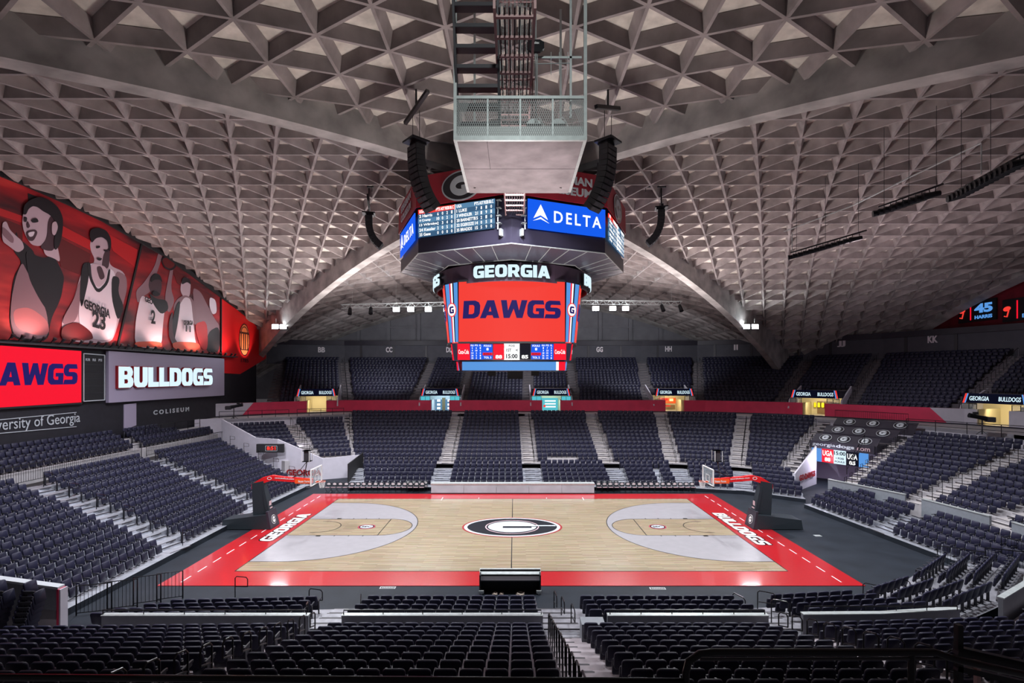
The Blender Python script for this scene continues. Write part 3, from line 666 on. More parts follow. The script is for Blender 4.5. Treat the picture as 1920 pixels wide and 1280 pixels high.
# ---------------------------------------------------------------- basketball hoops
def hoop(sgn, label):
    t = thing('basketball_hoop', label, 'basketball hoop', (sgn*12.75, CY, Z0), 0 if sgn > 0 else PI)
    # local frame: +x away from the court centre, origin under the rim
    s = 1
    mb = MB(); mb.hexa([(3.25, -.62, .02), (6.4, -.62, .02), (6.4, .62, .02), (3.25, .62, .02)], [(3.45, -.55, .95), (6.3, -.6, .62), (6.3, .6, .62), (3.45, .55, .95)])
    base = mb.build('base', M['pad'], t)
    mb = MB(); mb.hexa([(3.12, -.62, .02), (3.28, -.62, .02), (3.28, .62, .02), (3.12, .62, .02)], [(3.36, -.55, 1.15), (3.5, -.55, 1.15), (3.5, .55, 1.15), (3.36, .55, 1.15)])
    mb.build('front_pad', M['tarp'], t)
    mb = MB(); mb.hexa([(3.5, -.22, 1.0), (4.5, -.22, .8), (4.5, .22, .8), (3.5, .22, 1.0)], [(3.85, -.2, 3.1), (4.6, -.2, 2.95), (4.6, .2, 2.95), (3.85, .2, 3.1)])
    mb.hexa([(3.38, -.3, 1.1), (3.6, -.3, 1.1), (3.6, .3, 1.1), (3.38, .3, 1.1)], [(3.78, -.24, 2.75), (3.92, -.24, 2.75), (3.92, .24, 2.75), (3.78, .24, 2.75)])
    mb.build('mast', M['pad'], t)
    mb = MB()
    P = [(.62, 3.08, .14), (2.6, 3.22, .15), (3.3, 3.30, .17), (3.95, 3.12, .2), (4.65, 2.72, .16)]
    for (x0, z0, r0), (x1, z1, r1) in zip(P, P[1:]):
        mb.hexa([(x0, -.13, z0-r0), (x0, .13, z0-r0), (x0, .13, z0+r0), (x0, -.13, z0+r0)], [(x1, -.13, z1-r1), (x1, .13, z1-r1), (x1, .13, z1+r1), (x1, -.13, z1+r1)])
    arm = mb.build('arm', M['hoopred'], t)
    mb = MB(); mb.bb(.64, 1.75, -.14, .14, 2.93, 3.24); mb.build('arm_pad', M['orange'], arm)
    for yy, rr in ((-.15, 1), (.15, -1)):
        mb = MB(); put_letters(mb, 'State Farm', (1.15, yy, 3.08), (rr, 0, 0), (0, 0, 1), .75, .14, 'sans', .01, .02)
        put_letters(mb, 'georgiadogs.com', (2.45, yy, 3.26), (rr, 0, .07*rr), (0, 0, 1), 1.3, .12, 'sans', .01, .02)
        shape(mb, [ell(.15, .10), ell(.11, .07)], (3.45, yy, 3.28), (rr, 0, 0), (0, 0, 1), .01)
        mb.build('arm_lettering', M['white_line'], arm)
    mb = MB(); 
    for a, b in (((.65, -.12, 3.2), (.45, -.55, 3.85)), ((.65, .12, 3.2), (.45, .55, 3.85)), ((2.0, 0, 3.3), (.5, -.6, 3.9)), ((2.0, 0, 3.3), (.5, .6, 3.9))): mb.tube([a, b], .022, 6)
    mb.build('brace', M['black'], t)
    gl = MB(); gl.bb(.36, .385, -.9, .9, 2.9, 3.97); bd = gl.build('backboard', M['glass'], t)
    mb = MB()
    for z in (2.9, 3.97): mb.bb(.34, .41, -.93, .93, z-.03, z+.03)
    for y in (-.91, .91): mb.bb(.34, .41, y-.03, y+.03, 2.9, 3.97)
    mb.build('backboard_frame', M['white_line'], bd)
    mb = MB()
    for z in (3.08, 3.5): mb.bb(.345, .358, -.3, .3, z-.02, z+.02)
    for y in (-.29, .29): mb.bb(.345, .358, y-.02, y+.02, 3.08, 3.5)
    mb.build('target_square', M['white_line'], bd)
    mb = MB(); mb.bb(.32, .42, -.95, .95, 2.84, 2.9); mb.build('edge_pad', M['blackmat'], bd)
    mb = MB(); mb.tube([(.23*math.cos(a), .23*math.sin(a), 3.05) for a in np.linspace(0, 2*PI, 25)[:-1]], .012, 6, True); mb.bb(.22, .4, -.06, .06, 2.98, 3.06)
    rm = mb.build('rim', M['orange'], t)
    mb = MB(); n = 12
    for k in range(n):
        for dirn in (1, -1):
            pts = []
            for q in range(7):
                a = 2*PI*(k+dirn*q*.5)/n; r = .23-.10*(q/6)**.7; pts.append((r*math.cos(a), r*math.sin(a), 3.04-.42*q/6))
            mb.tube(pts, .006, 4)
    mb.build('net', M['net'], rm)
    # shot clock on top of the arm
    sc = MB(); sc.tube([(1.2, 0, 3.25), (1.0, 0, 4.35)], .03, 6); sc.tube([(1.9, 0, 3.25), (1.02, 0, 4.35)], .022, 6); sc.box((1.0, 0, 4.75), (.30, .34, .76))
    shot = sc.build('shot_clock', M['steeldark'], t)
    mb = MB()
    for y in (-.24, .24):
        for z in (4.4, 5.12): mb.box((.98, 0, z), (.5, .56, .03))
    for dx in (-.24, .24):
        for dy in (-.27, .27): mb.box((.98+dx, dy, 4.76), (.03, .03, .72))
    mb.build('shot_clock_frame', M['white_line'], shot)
    for yy, rr in ((-.59, 1), (.59, -1)):
        pass
    # emblem on the foot
    g = g_logo('foot_emblem', (3.19+.03, 0, .52), (0, -1, 0), (.2, 0, 1), .30, .30, t, (M['white_line'], M['logoblack'], M['white_line']), .012)
    mb = MB(); mb.box((3.46, 0, 1.6), (.012, .28, .3)); mb.box((3.40, 0, 1.30), (.012, .34, .08)); mb.build('foot_sticker', M['pink'], t)
    return t
hoop(-1, 'basketball hoop with red arm at the GEORGIA end of the court')
hoop(1, 'basketball hoop with red arm at the BULLDOGS end of the court')

# ---------------------------------------------------------------- courtside furniture
t = thing('scorers_table', 'long silver-fronted scorers table at the far sideline of the court', 'table', (0, 42.95, 0))
for k in range(5):
    x0 = -7.0+k*2.8; mb = MB(); mb.hexa([(x0+.01, 0, .12), (x0+2.79, 0, .12), (x0+2.79, .1, .12), (x0+.01, .1, .12)], [(x0+.01, .10, .78), (x0+2.79, .10, .78), (x0+2.79, .2, .78), (x0+.01, .2, .78)])
    mb.build('front_panel', M['tablefront'], t)
mb = MB(); mb.bb(-7.05, 7.05, .06, .75, .78, .90); mb.build('tabletop', M['steel'], t)
mb = MB(); mb.bb(-7.0, 7.0, .02, .7, 0, .12); mb.build('base', M['steeldark'], t)

t = thing('operators_desk', 'black open-backed courtside desk with coiled cables at the near sideline', 'desk', (-.04, 23.55, 0))
mb = MB(); mb.bb(-1.42, 1.42, .12, .2, .0, 1.0); mb.build('back_panel', M['blackmat'], t)
mb = MB(); mb.hexa([(-1.42, -.30, .62), (1.42, -.30, .62), (1.42, .2, .72), (-1.42, .2, .72)], [(-1.42, -.30, .67), (1.42, -.30, .67), (1.42, .2, .78), (-1.42, .2, .78)]); mb.build('shelf', M['steeldark'], t)
mb = MB(); mb.hexa([(-1.44, .02, .80), (1.44, .02, .80), (1.44, .24, .98), (-1.44, .24, .98)], [(-1.44, .02, .83), (1.44, .02, .83), (1.44, .24, 1.03), (-1.44, .24, 1.03)]); top = mb.build('top', M['steel'], t)
for sx in (-1, 1):
    mb = MB(); mb.bb(sx*1.40-.03, sx*1.40+.03, -.3, .2, .05, .9); mb.build('side_panel', M['blackmat'], t)
    mb = MB(); mb.tube([(sx*1.33, -.32, .05), (sx*1.33, -.22, .05)], .05, 10); mb.box((sx*1.33, -.27, .14), (.22, .16, .12)); mb.build('caster', M['steel'], t)
mb = MB()
for x in (-1.2, -.9, -.6, -.35, 0, .35, .6, .9, 1.2): mb.bb(x-.04, x+.04, .105, .119, .86, .9)
mb.build('socket_strip', M['steel'], t)
for k, (x, r) in enumerate(((-.75, .13), (-.45, .1), (.42, .2))):
    mb = MB()
    for q in range(4): mb.tube([((r-q*.01)*math.cos(a)+x+q*.01, 23.32+(r-q*.02)*.8*math.sin(a), .02+q*.018+.012*math.sin(3*a+q)) for a in np.linspace(0, 2*PI, 22)[:-1]], .009, 5, True)
    tag(mb.build('cable_coil', M['cable']), ['small beige cable coil under the desk, outermost of three', 'small beige cable coil under the desk, between two others', 'largest beige cable coil under the open-backed desk'][k], 'cable', 'cable coils under the desk')
mb = MB(); mb.tube([(-.3+.1*q, 23.3+.06*math.sin(q*1.7), .02+.02*(q % 2)) for q in range(17)], .008, 5); tag(mb.build('loose_cable', M['black']), 'loose dark cable lying on the floor between the coils', 'cable')

def court_chair(proto=[None]):
    if proto[0]: return None
chair = thing('courtside_chair', 'x', 'chair')
mb = MB(); mb.slab(.44, .36, .05, .09, Tr(0, .20, .68) @ Rx(math.radians(-10)), .012, 3); bk = mb.build('backrest', M['pad'], chair)
mb = MB(); shape(mb, [ell(.15, .11, 20)], (0, .155, .70), (1, 0, 0), (0, -.17, 1), .01); mb.build('backrest_emblem', M['white_line'], bk)
mb = MB(); mb.slab(.44, .42, .06, .06, Tr(0, -.02, .46) @ Rx(math.radians(90)), .012, 3); se = mb.build('seat', M['pad'], chair)
mb = MB(); mb.bb(-.19, .19, -.245, -.12, .485, .497); mb.build('seat_trim', M['pink'], se)
for sx in (-1, 1):
    mb = MB(); mb.tube([(sx*.22, -.22, 0), (sx*.22, .2, .5), (sx*.22, .24, .82)], .013, 6); mb.build('leg', M['black'], chair)
    mb = MB(); mb.tube([(sx*.2, .25, 0), (sx*.2, -.2, .45)], .013, 6); mb.build('leg', M['black'], chair)
pos = []
for k in range(18): pos.append((atz(611+k*11.0, 918, .55).x, 43.55, f'black courtside chair left of the scorers table, {ORD[18-k]} out from it in the front row'))
pos = [(-16.05+k*.51, 43.6, f'black courtside chair left of the scorers table, {ORD[17-k]} out from it, front row') for k in range(17)]
pos += [(-9.25+k*.51, 44.15, f'black courtside chair left of the scorers table, {ORD[4-k]} out from it, second row') for k in range(4)]
pos += [(7.5+k*.51, 43.6, f'black courtside chair right of the scorers table, {ORD[k+1]} out from it, front row') for k in range(17)]
pos += [(7.6+k*.51, 44.15, f'black courtside chair right of the scorers table, {ORD[k+1]} out from it, second row') for k in range(4)]
for k, (x, y, lab) in enumerate(pos):
    if k == 0: chair.location = (x, y, 0); chair['label'] = lab; chair['group'] = 'courtside chairs beside the scorers table'
    else: dup(chair, (x, y, 0), 0, lab, 'courtside chairs beside the scorers table')
for k, (px, py, lab) in enumerate(((727, 1101.5, 'white-framed floor hatch on the black floor left of the operators desk'), (1233, 1103, 'white-framed floor hatch on the black floor right of the operators desk'), (1533, 1004, 'small pale floor plate on the open black floor at the right'))):
    p = atz(px, py, 0); mb = MB(); w, h = ((.75, .24) if k < 2 else (.42, .3)); mb.cur = 0; mb.bb(p.x-w/2, p.x+w/2, p.y-h/2, p.y+h/2, 0, .01); mb.cur = 1
    if k < 2:
        mb.bb(p.x-w/2+.05, p.x+w/2-.05, p.y-h/2+.04, p.y+h/2-.04, .008, .014)
        mb.cur = 0
        for q in range(7): mb.bb(p.x-.25+q*.08, p.x-.21+q*.08, p.y-.05, p.y+.05, .012, .018)
    tag(mb.build('floor_hatch', [M['steel'], M['steeldark']]), lab, 'floor hatch')
# ---------------------------------------------------------------- centre-hung scoreboard
SB = thing('hanging_scoreboard', 'huge centre-hung scoreboard with red DAWGS screen over the court', 'scoreboard', (0, CY, 15))
def L(x, y, z): return Vector((x, y, z-15))       # scoreboard-local
def octp(R, k, z): a = -PI/2+k*PI/4; return L(R*math.cos(a), R*math.sin(a), z)
def oct_band(R0, z0, R1, z1, t=.08):
    mb = MB()
    for k in range(8):
        a, b, c, d = octp(R0, k, z0), octp(R0, k+1, z0), octp(R1, k+1, z1), octp(R1, k, z1)
        a2, b2, c2, d2 = octp(R0-t, k, z0), octp(R0-t, k+1, z0), octp(R1-t, k+1, z1), octp(R1-t, k, z1)
        mb.quad(a, b, c, d); mb.quad(b2, a2, d2, c2); mb.quad(a2, b2, b, a); mb.quad(d, c, c2, d2)
    return mb
oct_band(7.62, 19.62, 7.58, 21.35, .05).build('canopy', M['fabric_red'], SB)
canopy = SB.children[0]
cap = MB(); cap.poly([octp(7.5, k, 21.30) for k in range(8)]); cap.build('canopy_top', M['blackmat'], SB)
oct_band(7.3, 17.1, 7.3, 19.55, .1).build('upper_shell', M['scoredark'], SB)
oct_band(7.46, 17.07, 7.46, 17.9, .1).build('upper_skirt', M['scoredark'], SB)
mb = oct_band(7.46, 17.07, 5.35, 16.72, .02)
sof = mb.build('soffit', M['soffit'], SB)
mb = MB()
for k in range(8):
    for q in (.2, .4, .6, .8):
        a = octp(7.46, k, 17.05).lerp(octp(7.46, k+1, 17.05), q); b = octp(5.35, k, 16.70).lerp(octp(5.35, k+1, 16.70), q); mb.bar(a, b, .03)
    mb.bar(octp(7.46, k, 17.06), octp(7.46, k+1, 17.06), .05); mb.bar(octp(5.35, k, 16.70), octp(5.35, k+1, 16.70), .05)
mb.build('soffit_trim', M['steel'], sof)
mb = MB()
for k in range(8): mb.bar(octp(7.0, k, 17.2), octp(7.0, k, 22.3), .12); mb.bar(octp(7.2, k, 19.5), octp(7.2, k+1, 19.5), .08)
for k in range(0, 8, 2): mb.bar(octp(2.6, k, 15.5), octp(2.6, k, 22.5), .14)
mb.build('frame', M['steeldark'], SB)
# eight octagon faces: screens alternate board / advertisement.  face k runs from corner k to k+1
def face(k, R, z): 
    a, b = octp(R, k, z), octp(R, k+1, z); return (a+b)/2, (b-a).normalized(), (b-a).length
UPN = Vector((0, 0, 1))
stats_l = [('UGA', 'PTS', 'AST', 'REB', 'BLC'), ('2 Harris', '6', '0', '2', '1'), ('4 Crump', '10', '0', '2', '0'), ('13 Wilridge', '2', '3', '4', '0'), ('24 Kessler', '2', '0', '5', '0'), ('25 Gene', '0', '0', '0', '0')]
stats_r = [('UGA', 'PTS', 'AST', 'REB', 'BLC'), ('1 LUKE', '7', '8', '1', '0'), ('3 WINDLER', '21', '1', '9', '1'), ('20 BARNETTE', '15', '2', '1', '0'), ('32 EGEKEZE', '14', '0', '5', '1'), ('35 BRADDS', '15', '5', '9', '0')]
for k in range(8):
    mid, r, W = face(k, 7.56, 18.68); n = r.cross(UPN)
    # board faces away from the centre
    is_stats = k in (7, 1, 3, 5)
    H = 1.55
    wide = 4.75
    sh = (r*-.42 if k == 7 else (r*.42 if k == 0 else r*0))
    c = mid+sh; c.z = 18.70-15
    mb = MB()
    def panel(cx, cz, w, h, out=0, t=.06):
        p = c+r*cx+UPN*cz+n*out; mb.hexa([p-r*w/2-UPN*h/2-n*t/2, p+r*w/2-UPN*h/2-n*t/2, p+r*w/2-UPN*h/2+n*t/2, p-r*w/2-UPN*h/2+n*t/2], [p-r*w/2+UPN*h/2-n*t/2, p+r*w/2+UPN*h/2-n*t/2, p+r*w/2+UPN*h/2+n*t/2, p-r*w/2+UPN*h/2+n*t/2])
    if not is_stats:
        mb.cur = 0; panel(0, 0, wide, H)
        scr = mb.build('advert_screen', M['ledblue'], SB)
        mb = MB(); put_letters(mb, 'DELTA', c+r*.62+n*.045, r, UPN, 2.95, .62, 'wide', .02, .012)
        o2 = c-r*1.65+n*.045
        shape(mb, [[(-.42, -.22), (0, -.02), (.42, -.22), (0, .55)]], o2, r, UPN, .02)
        shape(mb, [[(-.45, -.36), (0, -.12), (.5, -.40), (0, -.22)]], o2, r, UPN, .02)
        mb.build('advert_lettering', M['ledwhite'], scr)
    else:
        mats = [M['ledteal'], M['ledteal2'], M['ledred'], M['ledwhite']]
        for half, st in ((-1, stats_l), (1, stats_r)):
            for i in range(6):
                mb.cur = 2 if (i == 0 and half == -1) else (0 if i % 2 else 1)
                panel(half*wide/4, H/2-(i+.5)*H/6, wide/2-.02, H/6)
        scr = mb.build('stats_screen', mats, SB)
        mb = MB(); panel(0, 0, .03, H, .04, .03); mb.build('stats_divider', M['ledwhite'], scr)
        def word(txt, cx, z, w):
            mb = MB(); put_letters(mb, txt, c+r*cx+UPN*z+n*.045, r, UPN, w, .17, 'sans', .01, .02); mb.build('stats_lettering', M['ledwhite'], scr)
        for half, st in ((-1, stats_l), (1, stats_r)):
            x0 = half*wide/4
            for i, row in enumerate(st):
                z = H/2-(i+.5)*H/6
                wn = .105*len(row[0]); word(row[0], x0-wide/4+.1+wn/2, z, wn)
                for q, v in enumerate(row[1:]):
                    word(v, x0+.12+q*.29, z, .085*len(v))
    # catwalk rungs between the screens on the two faces that meet towards the stand
    if k in (7, 0):
        mb = MB()
        e = (1 if k == 7 else -1)
        for z in (-.7, -.3, .1, .5): mb.box(c+r*e*2.55+UPN*z+n*.02, (.05, .05, .32)); mb.box(c+r*e*2.62+UPN*(z+.14)+n*.02, (.22, .22, .05), math.atan2(r.y, r.x))
        mb.box(c+r*e*2.75+UPN*-1.05+n*.02, (.12, .3, .35), math.atan2(r.y, r.x))
        mb.build('rung', M['steel'], SB)
# lettering on the red canopy
def canopy_text(k, items):
    mid, r, W = face(k, 7.64, 20.5); n = r.cross(UPN); mb = MB()
    for text, dx, z, w, h in items: put_letters(mb, text, Vector((mid.x, mid.y, z-15))+r*dx+n*.03, r, UPN, w, h, 'sans', .02, .035)
    mb.build('canopy_lettering', M['logowhite'], canopy)
canopy_text(0, [('STEGEMAN', .25, 20.8, 3.3, .46), ('COLISEUM', .25, 20.2, 3.3, .46)])
for k in (6, 2, 4): canopy_text(k, [('STEGEMAN', 0, 20.8, 3.3, .42), ('COLISEUM', 0, 20.2, 3.3, .42)])
for k in (7, 1, 5, 3):
    mid, r, W = face(k, 7.66, 20.5); g_logo('canopy_emblem', (mid.x, mid.y, 20.42-15), r, UPN, 1.22, .82, canopy, (M['logowhite'], M['logoblack'], M['logowhite']), .02)
# curved drum with the lit lettering
DR = 5.0
def drum(R0, z0, R1, z1, n=48, t=.06):
    mb = MB(); p = lambda R, k, z: L(R*math.cos(2*PI*k/n), R*math.sin(2*PI*k/n), z)
    for k in range(n):
        mb.quad(p(R0, k, z0), p(R0, k+1, z0), p(R1, k+1, z1), p(R1, k, z1)); mb.quad(p(R0-t, k+1, z0), p(R0-t, k, z0), p(R1-t, k, z1), p(R1-t, k+1, z1))
        mb.quad(p(R0-t, k, z0), p(R0-t, k+1, z0), p(R0, k+1, z0), p(R0, k, z0)); mb.quad(p(R1, k, z1), p(R1, k+1, z1), p(R1-t, k+1, z1), p(R1-t, k, z1))
    return mb
dr = drum(DR, 15.56, DR+.02, 16.62).build('drum', M['scoredark2'] if 'scoredark2' in M else M['scoredark'], SB, True)
for i, (w, a0) in enumerate((('GEORGIA', -90), ('BULLDOGS', 0), ('GEORGIA', 90), ('BULLDOGS', 180))):
    wd = 4.35 if w == 'GEORGIA' else 5.4
    def cv(x, y, z, a0=a0, R=DR): a = math.radians(a0)+x/R; rr = R+.12+z; return tuple(L(rr*math.cos(a), rr*math.sin(a), 16.1+y))
    mb = MB()
    mb.cur = 1; put_letters(mb, w, (0, 0, 0), X_, Y_, wd+.08, .78, 'block', .16, curve=lambda x, y, z: cv(x, y, z-.02))
    mb.cur = 0; put_letters(mb, w, (0, 0, 0), X_, Y_, wd, .70, 'block', .04, curve=lambda x, y, z: cv(x, y, z+.10))
    mb.build('drum_lettering', [M['letter_on'], M['blackmat']], dr)
# main four-sided screens, tapering downwards
def ringpt(cx, mid, t):            # t in 0..1 along the front face
    x = -cx+2*cx*t; return x, -(cx+1.0*1.0)-(mid)*(1-(2*t-1)**2)
Zt, Zb = 15.66, 12.17
def ctop(x, s): return None
for f in range(4):
    R4 = Matrix.Rotation(f*PI/2, 3, 'Z')
    def P(t, v, out=0):            # v: 0 bottom .. 1 top
        hx = 3.12+.04*(1-v); dep = (4.12*v+3.78*(1-v)); x = -hx+2*hx*t; y = -dep-out-(.42 if v > 0 else .42)*(1-(2*t-1)**2)
        q = R4 @ Vector((x, y, 0)); return Vector((q.x, q.y, Zb+(Zt-Zb)*v-15))
    n = 12; mb = MB()
    for k in range(n):
        a, b = k/n, (k+1)/n
        mb.hexa([P(a, 0), P(b, 0), P(b, 0, -.12), P(a, 0, -.12)], [P(a, 1), P(b, 1), P(b, 1, -.12), P(a, 1, -.12)])
    scr = mb.build('main_screen', M['ledred'], SB)
    def sc(x, y, z):
        v = (y+1.735)/3.47; v = max(0, min(1, v)); t = (x+3.12)/6.24; return tuple(P(t, v, .03+z))
    mb = MB(); put_letters(mb, 'DAWGS', (0, 0, 0), X_, Y_, 5.75, 1.02, 'block', .03, shear=.06, curve=lambda x, y, z: sc(x, y+.12, z)); mb.build('screen_lettering', M['lednavy'], scr)
    mb = MB()
    for (t0, t1, v0, v1) in ((-.004, 1.004, 1, 1.03), (-.004, 1.004, -.03, 0)):
        for k in range(n):
            a, b = t0+(t1-t0)*k/n, t0+(t1-t0)*(k+1)/n
            mb.hexa([P(a, v0, .05), P(b, v0, .05), P(b, v0, -.15), P(a, v0, -.15)], [P(a, v1, .05), P(b, v1, .05), P(b, v1, -.15), P(a, v1, -.15)])
    mb.build('screen_frame', M['blackmat'], scr)
    # striped corner strip on the chamfer to the right of this face
    R5 = Matrix.Rotation(f*PI/2, 3, 'Z')
    def Q(t, v, out=0):
        A = Vector((3.17, -(4.10*v+3.78*(1-v)))); B = Vector(((4.12*v+3.78*(1-v)), -3.17)); p = A.lerp(B, t); nn = Vector((1, -1)).normalized(); p = p+nn*out
        q = R5 @ Vector((p.x, p.y, 0)); return Vector((q.x, q.y, Zb+(Zt-Zb)*v-15))
    mb = MB(); bands = [(0, .06, 3), (.06, .36, 0), (.36, .46, 1), (.46, .58, 2), (.58, .68, 3), (.68, .97, 0), (.97, 1, 3)]
    for a, b, m in bands:
        mb.cur = m; mb.hexa([Q(a, 0, .0), Q(b, 0, .0), Q(b, 0, -.1), Q(a, 0, -.1)], [Q(a, 1, .0), Q(b, 1, .0), Q(b, 1, -.1), Q(a, 1, -.1)])
    st = mb.build('corner_screen', [M['ledsky'], M['ledredl'], M['ledwhite'], M['leddark']], SB)
    o3 = Q(.5, .55, .03); rr = (Q(1, .55)-Q(0, .55)).normalized(); uu = (Q(.5, 1)-Q(.5, 0)).normalized()
    mb = MB(); mb.cur = 0; shape(mb, [ell(.42, .42, 24)], o3, rr, uu, .02); mb.cur = 1; shape(mb, [ell(.36, .36, 24)], o3, rr, uu, .02, .01)
    mb.cur = 2; put_letters(mb, 'G', o3+rr.cross(uu)*.02, rr, uu, .42, .42, 'block', .02); mb.build('corner_emblem', [M['ledred'], M['ledwhite'], M['lednavy']], st)
# core
mb = MB(); mb.hexa([L(x, y, 11.2) for x, y in ((-3, -3), (3, -3), (3, 3), (-3, 3))], [L(x, y, 16.6) for x, y in ((-3.2, -3.2), (3.2, -3.2), (3.2, 3.2), (-3.2, 3.2))]); mb.build('core', M['blackmat'], SB)
# game-information ring
def ring_box(h0, h1, z0, z1, ch, name, m, t=.1):
    mb = MB()
    def rg(h): return [(-h+ch, -h), (h-ch, -h), (h, -h+ch), (h, h-ch), (h-ch, h), (-h+ch, h), (-h, h-ch), (-h, -h+ch)]
    mb.hexa([L(x, y, z0) for x, y in rg(h0)], [L(x, y, z1) for x, y in rg(h1)]); return mb.build(name, m, SB)
ring_box(3.5, 3.62, 11.08, 12.10, .28, 'lower_shell', M['scoredark'])
ring_box(3.2, 3.3, 10.45, 11.04, .3, 'ring_shell', M['scoredark'])
for f in range(4):
    R4 = Matrix.Rotation(f*PI/2, 3, 'Z'); r = R4 @ Vector((1, 0, 0)); up = (R4 @ Vector((0, -.11, 1))).normalized(); n = r.cross(up)
    c0 = R4 @ Vector((0, -3.60, 0)); c = Vector((c0.x, c0.y, 11.59-15))
    mb = MB()
    def pn(cx, cz, w, h, m, out=0.0, t=.04):
        mb.cur = m; p = c+r*cx+up*cz+n*out; mb.hexa([p-r*w/2-up*h/2, p+r*w/2-up*h/2, p+r*w/2-up*h/2+n*t, p-r*w/2-up*h/2+n*t], [p-r*w/2+up*h/2, p+r*w/2+up*h/2, p+r*w/2+up*h/2+n*t, p-r*w/2+up*h/2+n*t])
    pn(-2.88, 0, .74, .98, 0); pn(2.88, 0, .74, .98, 0)
    for s in (-1, 1):
        pn(s*2.12, 0, .74, .92, 1); pn(s*1.45, .2, .58, .50, 1); pn(s*1.45, -.13, .58, .16, 0); pn(s*1.45, -.33, .58, .22, 1)
    pn(-.78, 0, .66, .92, 0); pn(.78, 0, .66, .92, 2); pn(0, 0, .94, .98, 3)
    info = mb.build('info_screen', [M['ledredl'], M['ledblue'], M['leddark'], M['ledwhite']], SB)
    def tx(s, cx, cz, w, h, m=0, b=.02): mb = MB(); put_letters(mb, s, c+r*cx+up*cz+n*.055, r, up, w, h, 'sans', .012, b); mb.build('info_lettering', (M['ledwhite'], M['leddark'])[m], info)
    tx('Coca-Cola', -2.88, .0, .62, .26, 0, .015); tx('Coca-Cola', 2.88, .0, .62, .26, 0, .015)
    tx('88', -.78, -.30, .40, .22, 0, .04); tx('85', .78, -.30, .40, .22, 0, .04)
    tx('POSS', 0, .36, .36, .12, 1); tx('1ST', -.18, .1, .3, .18, 1); tx('<', .3, .1, .14, .14, 1); tx('15:00', 0, -.26, .68, .26, 1, .03)
    for s, tl in ((-1, 'TOL 3'), (1, 'TOL 2')): tx('FOULS', s*1.45, .36, .44, .12); tx('8', s*1.45, .16, .14, .16, 0, .03); tx(tl, s*1.45, -.34, .44, .12); tx('BONUS', s*1.45, -.13, .44, .09, 1)
    for s, rows in ((-1, (('PLR', 'PTS', 'FL'), ('2', '6', '1'), ('4', '10', '0'), ('13', '2', '0'), ('24', '2', '1'), ('25', '0', '1'))), (1, (('PLR', 'PTS', 'FL'), ('1', '7', '2'), ('3', '21', '3'), ('20', '15', '3'), ('32', '14', '4'), ('35', '15', '1')))):
        for i, row in enumerate(rows):
            for q, v in enumerate(row): tx(v, s*2.12-.24+.24*q, .38-i*.152, .06*len(v), .1)
    c1 = R4 @ Vector((0, -3.30, 0)); c = Vector((c1.x, c1.y, 10.74-15)); mb = MB(); pn(-.15, 0, 5.7, .52, 0); pn(2.98, 0, .5, .52, 1); pn(2.75, 0, .16, .52, 2, .01)
    mb.build('ribbon_screen', [M['ledsky'], M['ledredl'], M['ledwhite']], SB)
# cameras under the ring
for c_, s_ in ((L(.2, -1.2, 10.2), (1.0, .6, .5)), (L(1.5, -1, 10.3), (.5, .5, .3)), (L(-1.3, -1, 10.3), (.5, .5, .3))):
    mb = MB(); mb.box(c_, s_); mb.build('underside_box', M['blackmat'], SB)
# hangers
mb = MB()
for sx in (-1, 1):
    for sy in (-1, 1): mb.tube([L(sx*2.2, sy*2.2, 22), L(sx*1.6, sy*1.6, 22.6)], .06, 6)
mb.build('hanger', M['steeldark'], SB)

# ---------------------------------------------------------------- hanging loudspeaker arrays
def array(x, y, ztop, n, bw, bh, curve, face_ang, label, grp, sgn):
    t = thing('line_array_speaker', label, 'loudspeaker', (x, y, ztop), face_ang, grp)
    mb = MB(); mb.box((0, 0, .08), (bw*1.15, .9, .09)); mb.box((0, .1, -.02), (bw*.8, .5, .12)); mb.build('rigging_frame', M['black'], t)
    py, pz, a = 0, -.12, 0.0
    for k in range(n):
        a = curve*(k/(n-1))**1.5
        R = Matrix.Rotation(a, 3, 'X'); c = Vector((0, py, pz))+R @ Vector((0, 0, -bh/2))
        mb = MB(); mb.cur = 0; mb.box(c, (bw, .46, bh*.94), R); mb.cur = 1
        for s2 in (-1, 1): mb.box(c+R @ Vector((s2*bw*.24, -.235, 0)), (bw*.40, .02, bh*.72), R)
        mb.box(c+R @ Vector((0, -.24, 0)), (bw*.06, .02, bh*.8), R)
        mb.build('cabinet', [M['blackmat'], M['steeldark']], t)
        e = R @ Vector((0, 0, -bh)); py += e.y; pz += e.z
    zr = HV(0)-ztop
    mb = MB(); mb.tube([(-.3, 0, .1), (-.3, 0, zr-1.2)], .015, 5); mb.tube([(.3, 0, .1), (.3, 0, zr-1.2)], .015, 5); mb.bar((-1.0, 0, zr-1.3), (1.0, 0, zr-.6), .16); mb.tube([(0, 0, zr-1), (0, 0, zr+.2)], .05, 6); mb.build('hanger', M['black'], t)
array(-4.35, 23.0, 20.8, 12, .80, .245, math.radians(46), math.radians(-48), 'large curved black speaker array hanging left of the catwalk', 'large speaker arrays', 1)
array(4.45, 23.0, 20.8, 12, .80, .245, math.radians(46), math.radians(48), 'large curved black speaker array hanging right of the catwalk', 'large speaker arrays', 1)
array(-10.3, 36, 21.7, 10, .75, .24, math.radians(55), math.radians(-78), 'small curved black speaker array hanging left of the scoreboard', 'small speaker arrays', 1)
array(10.7, 36, 22.1, 11, .75, .24, math.radians(55), math.radians(78), 'small curved black speaker array hanging right of the scoreboard', 'small speaker arrays', 1)

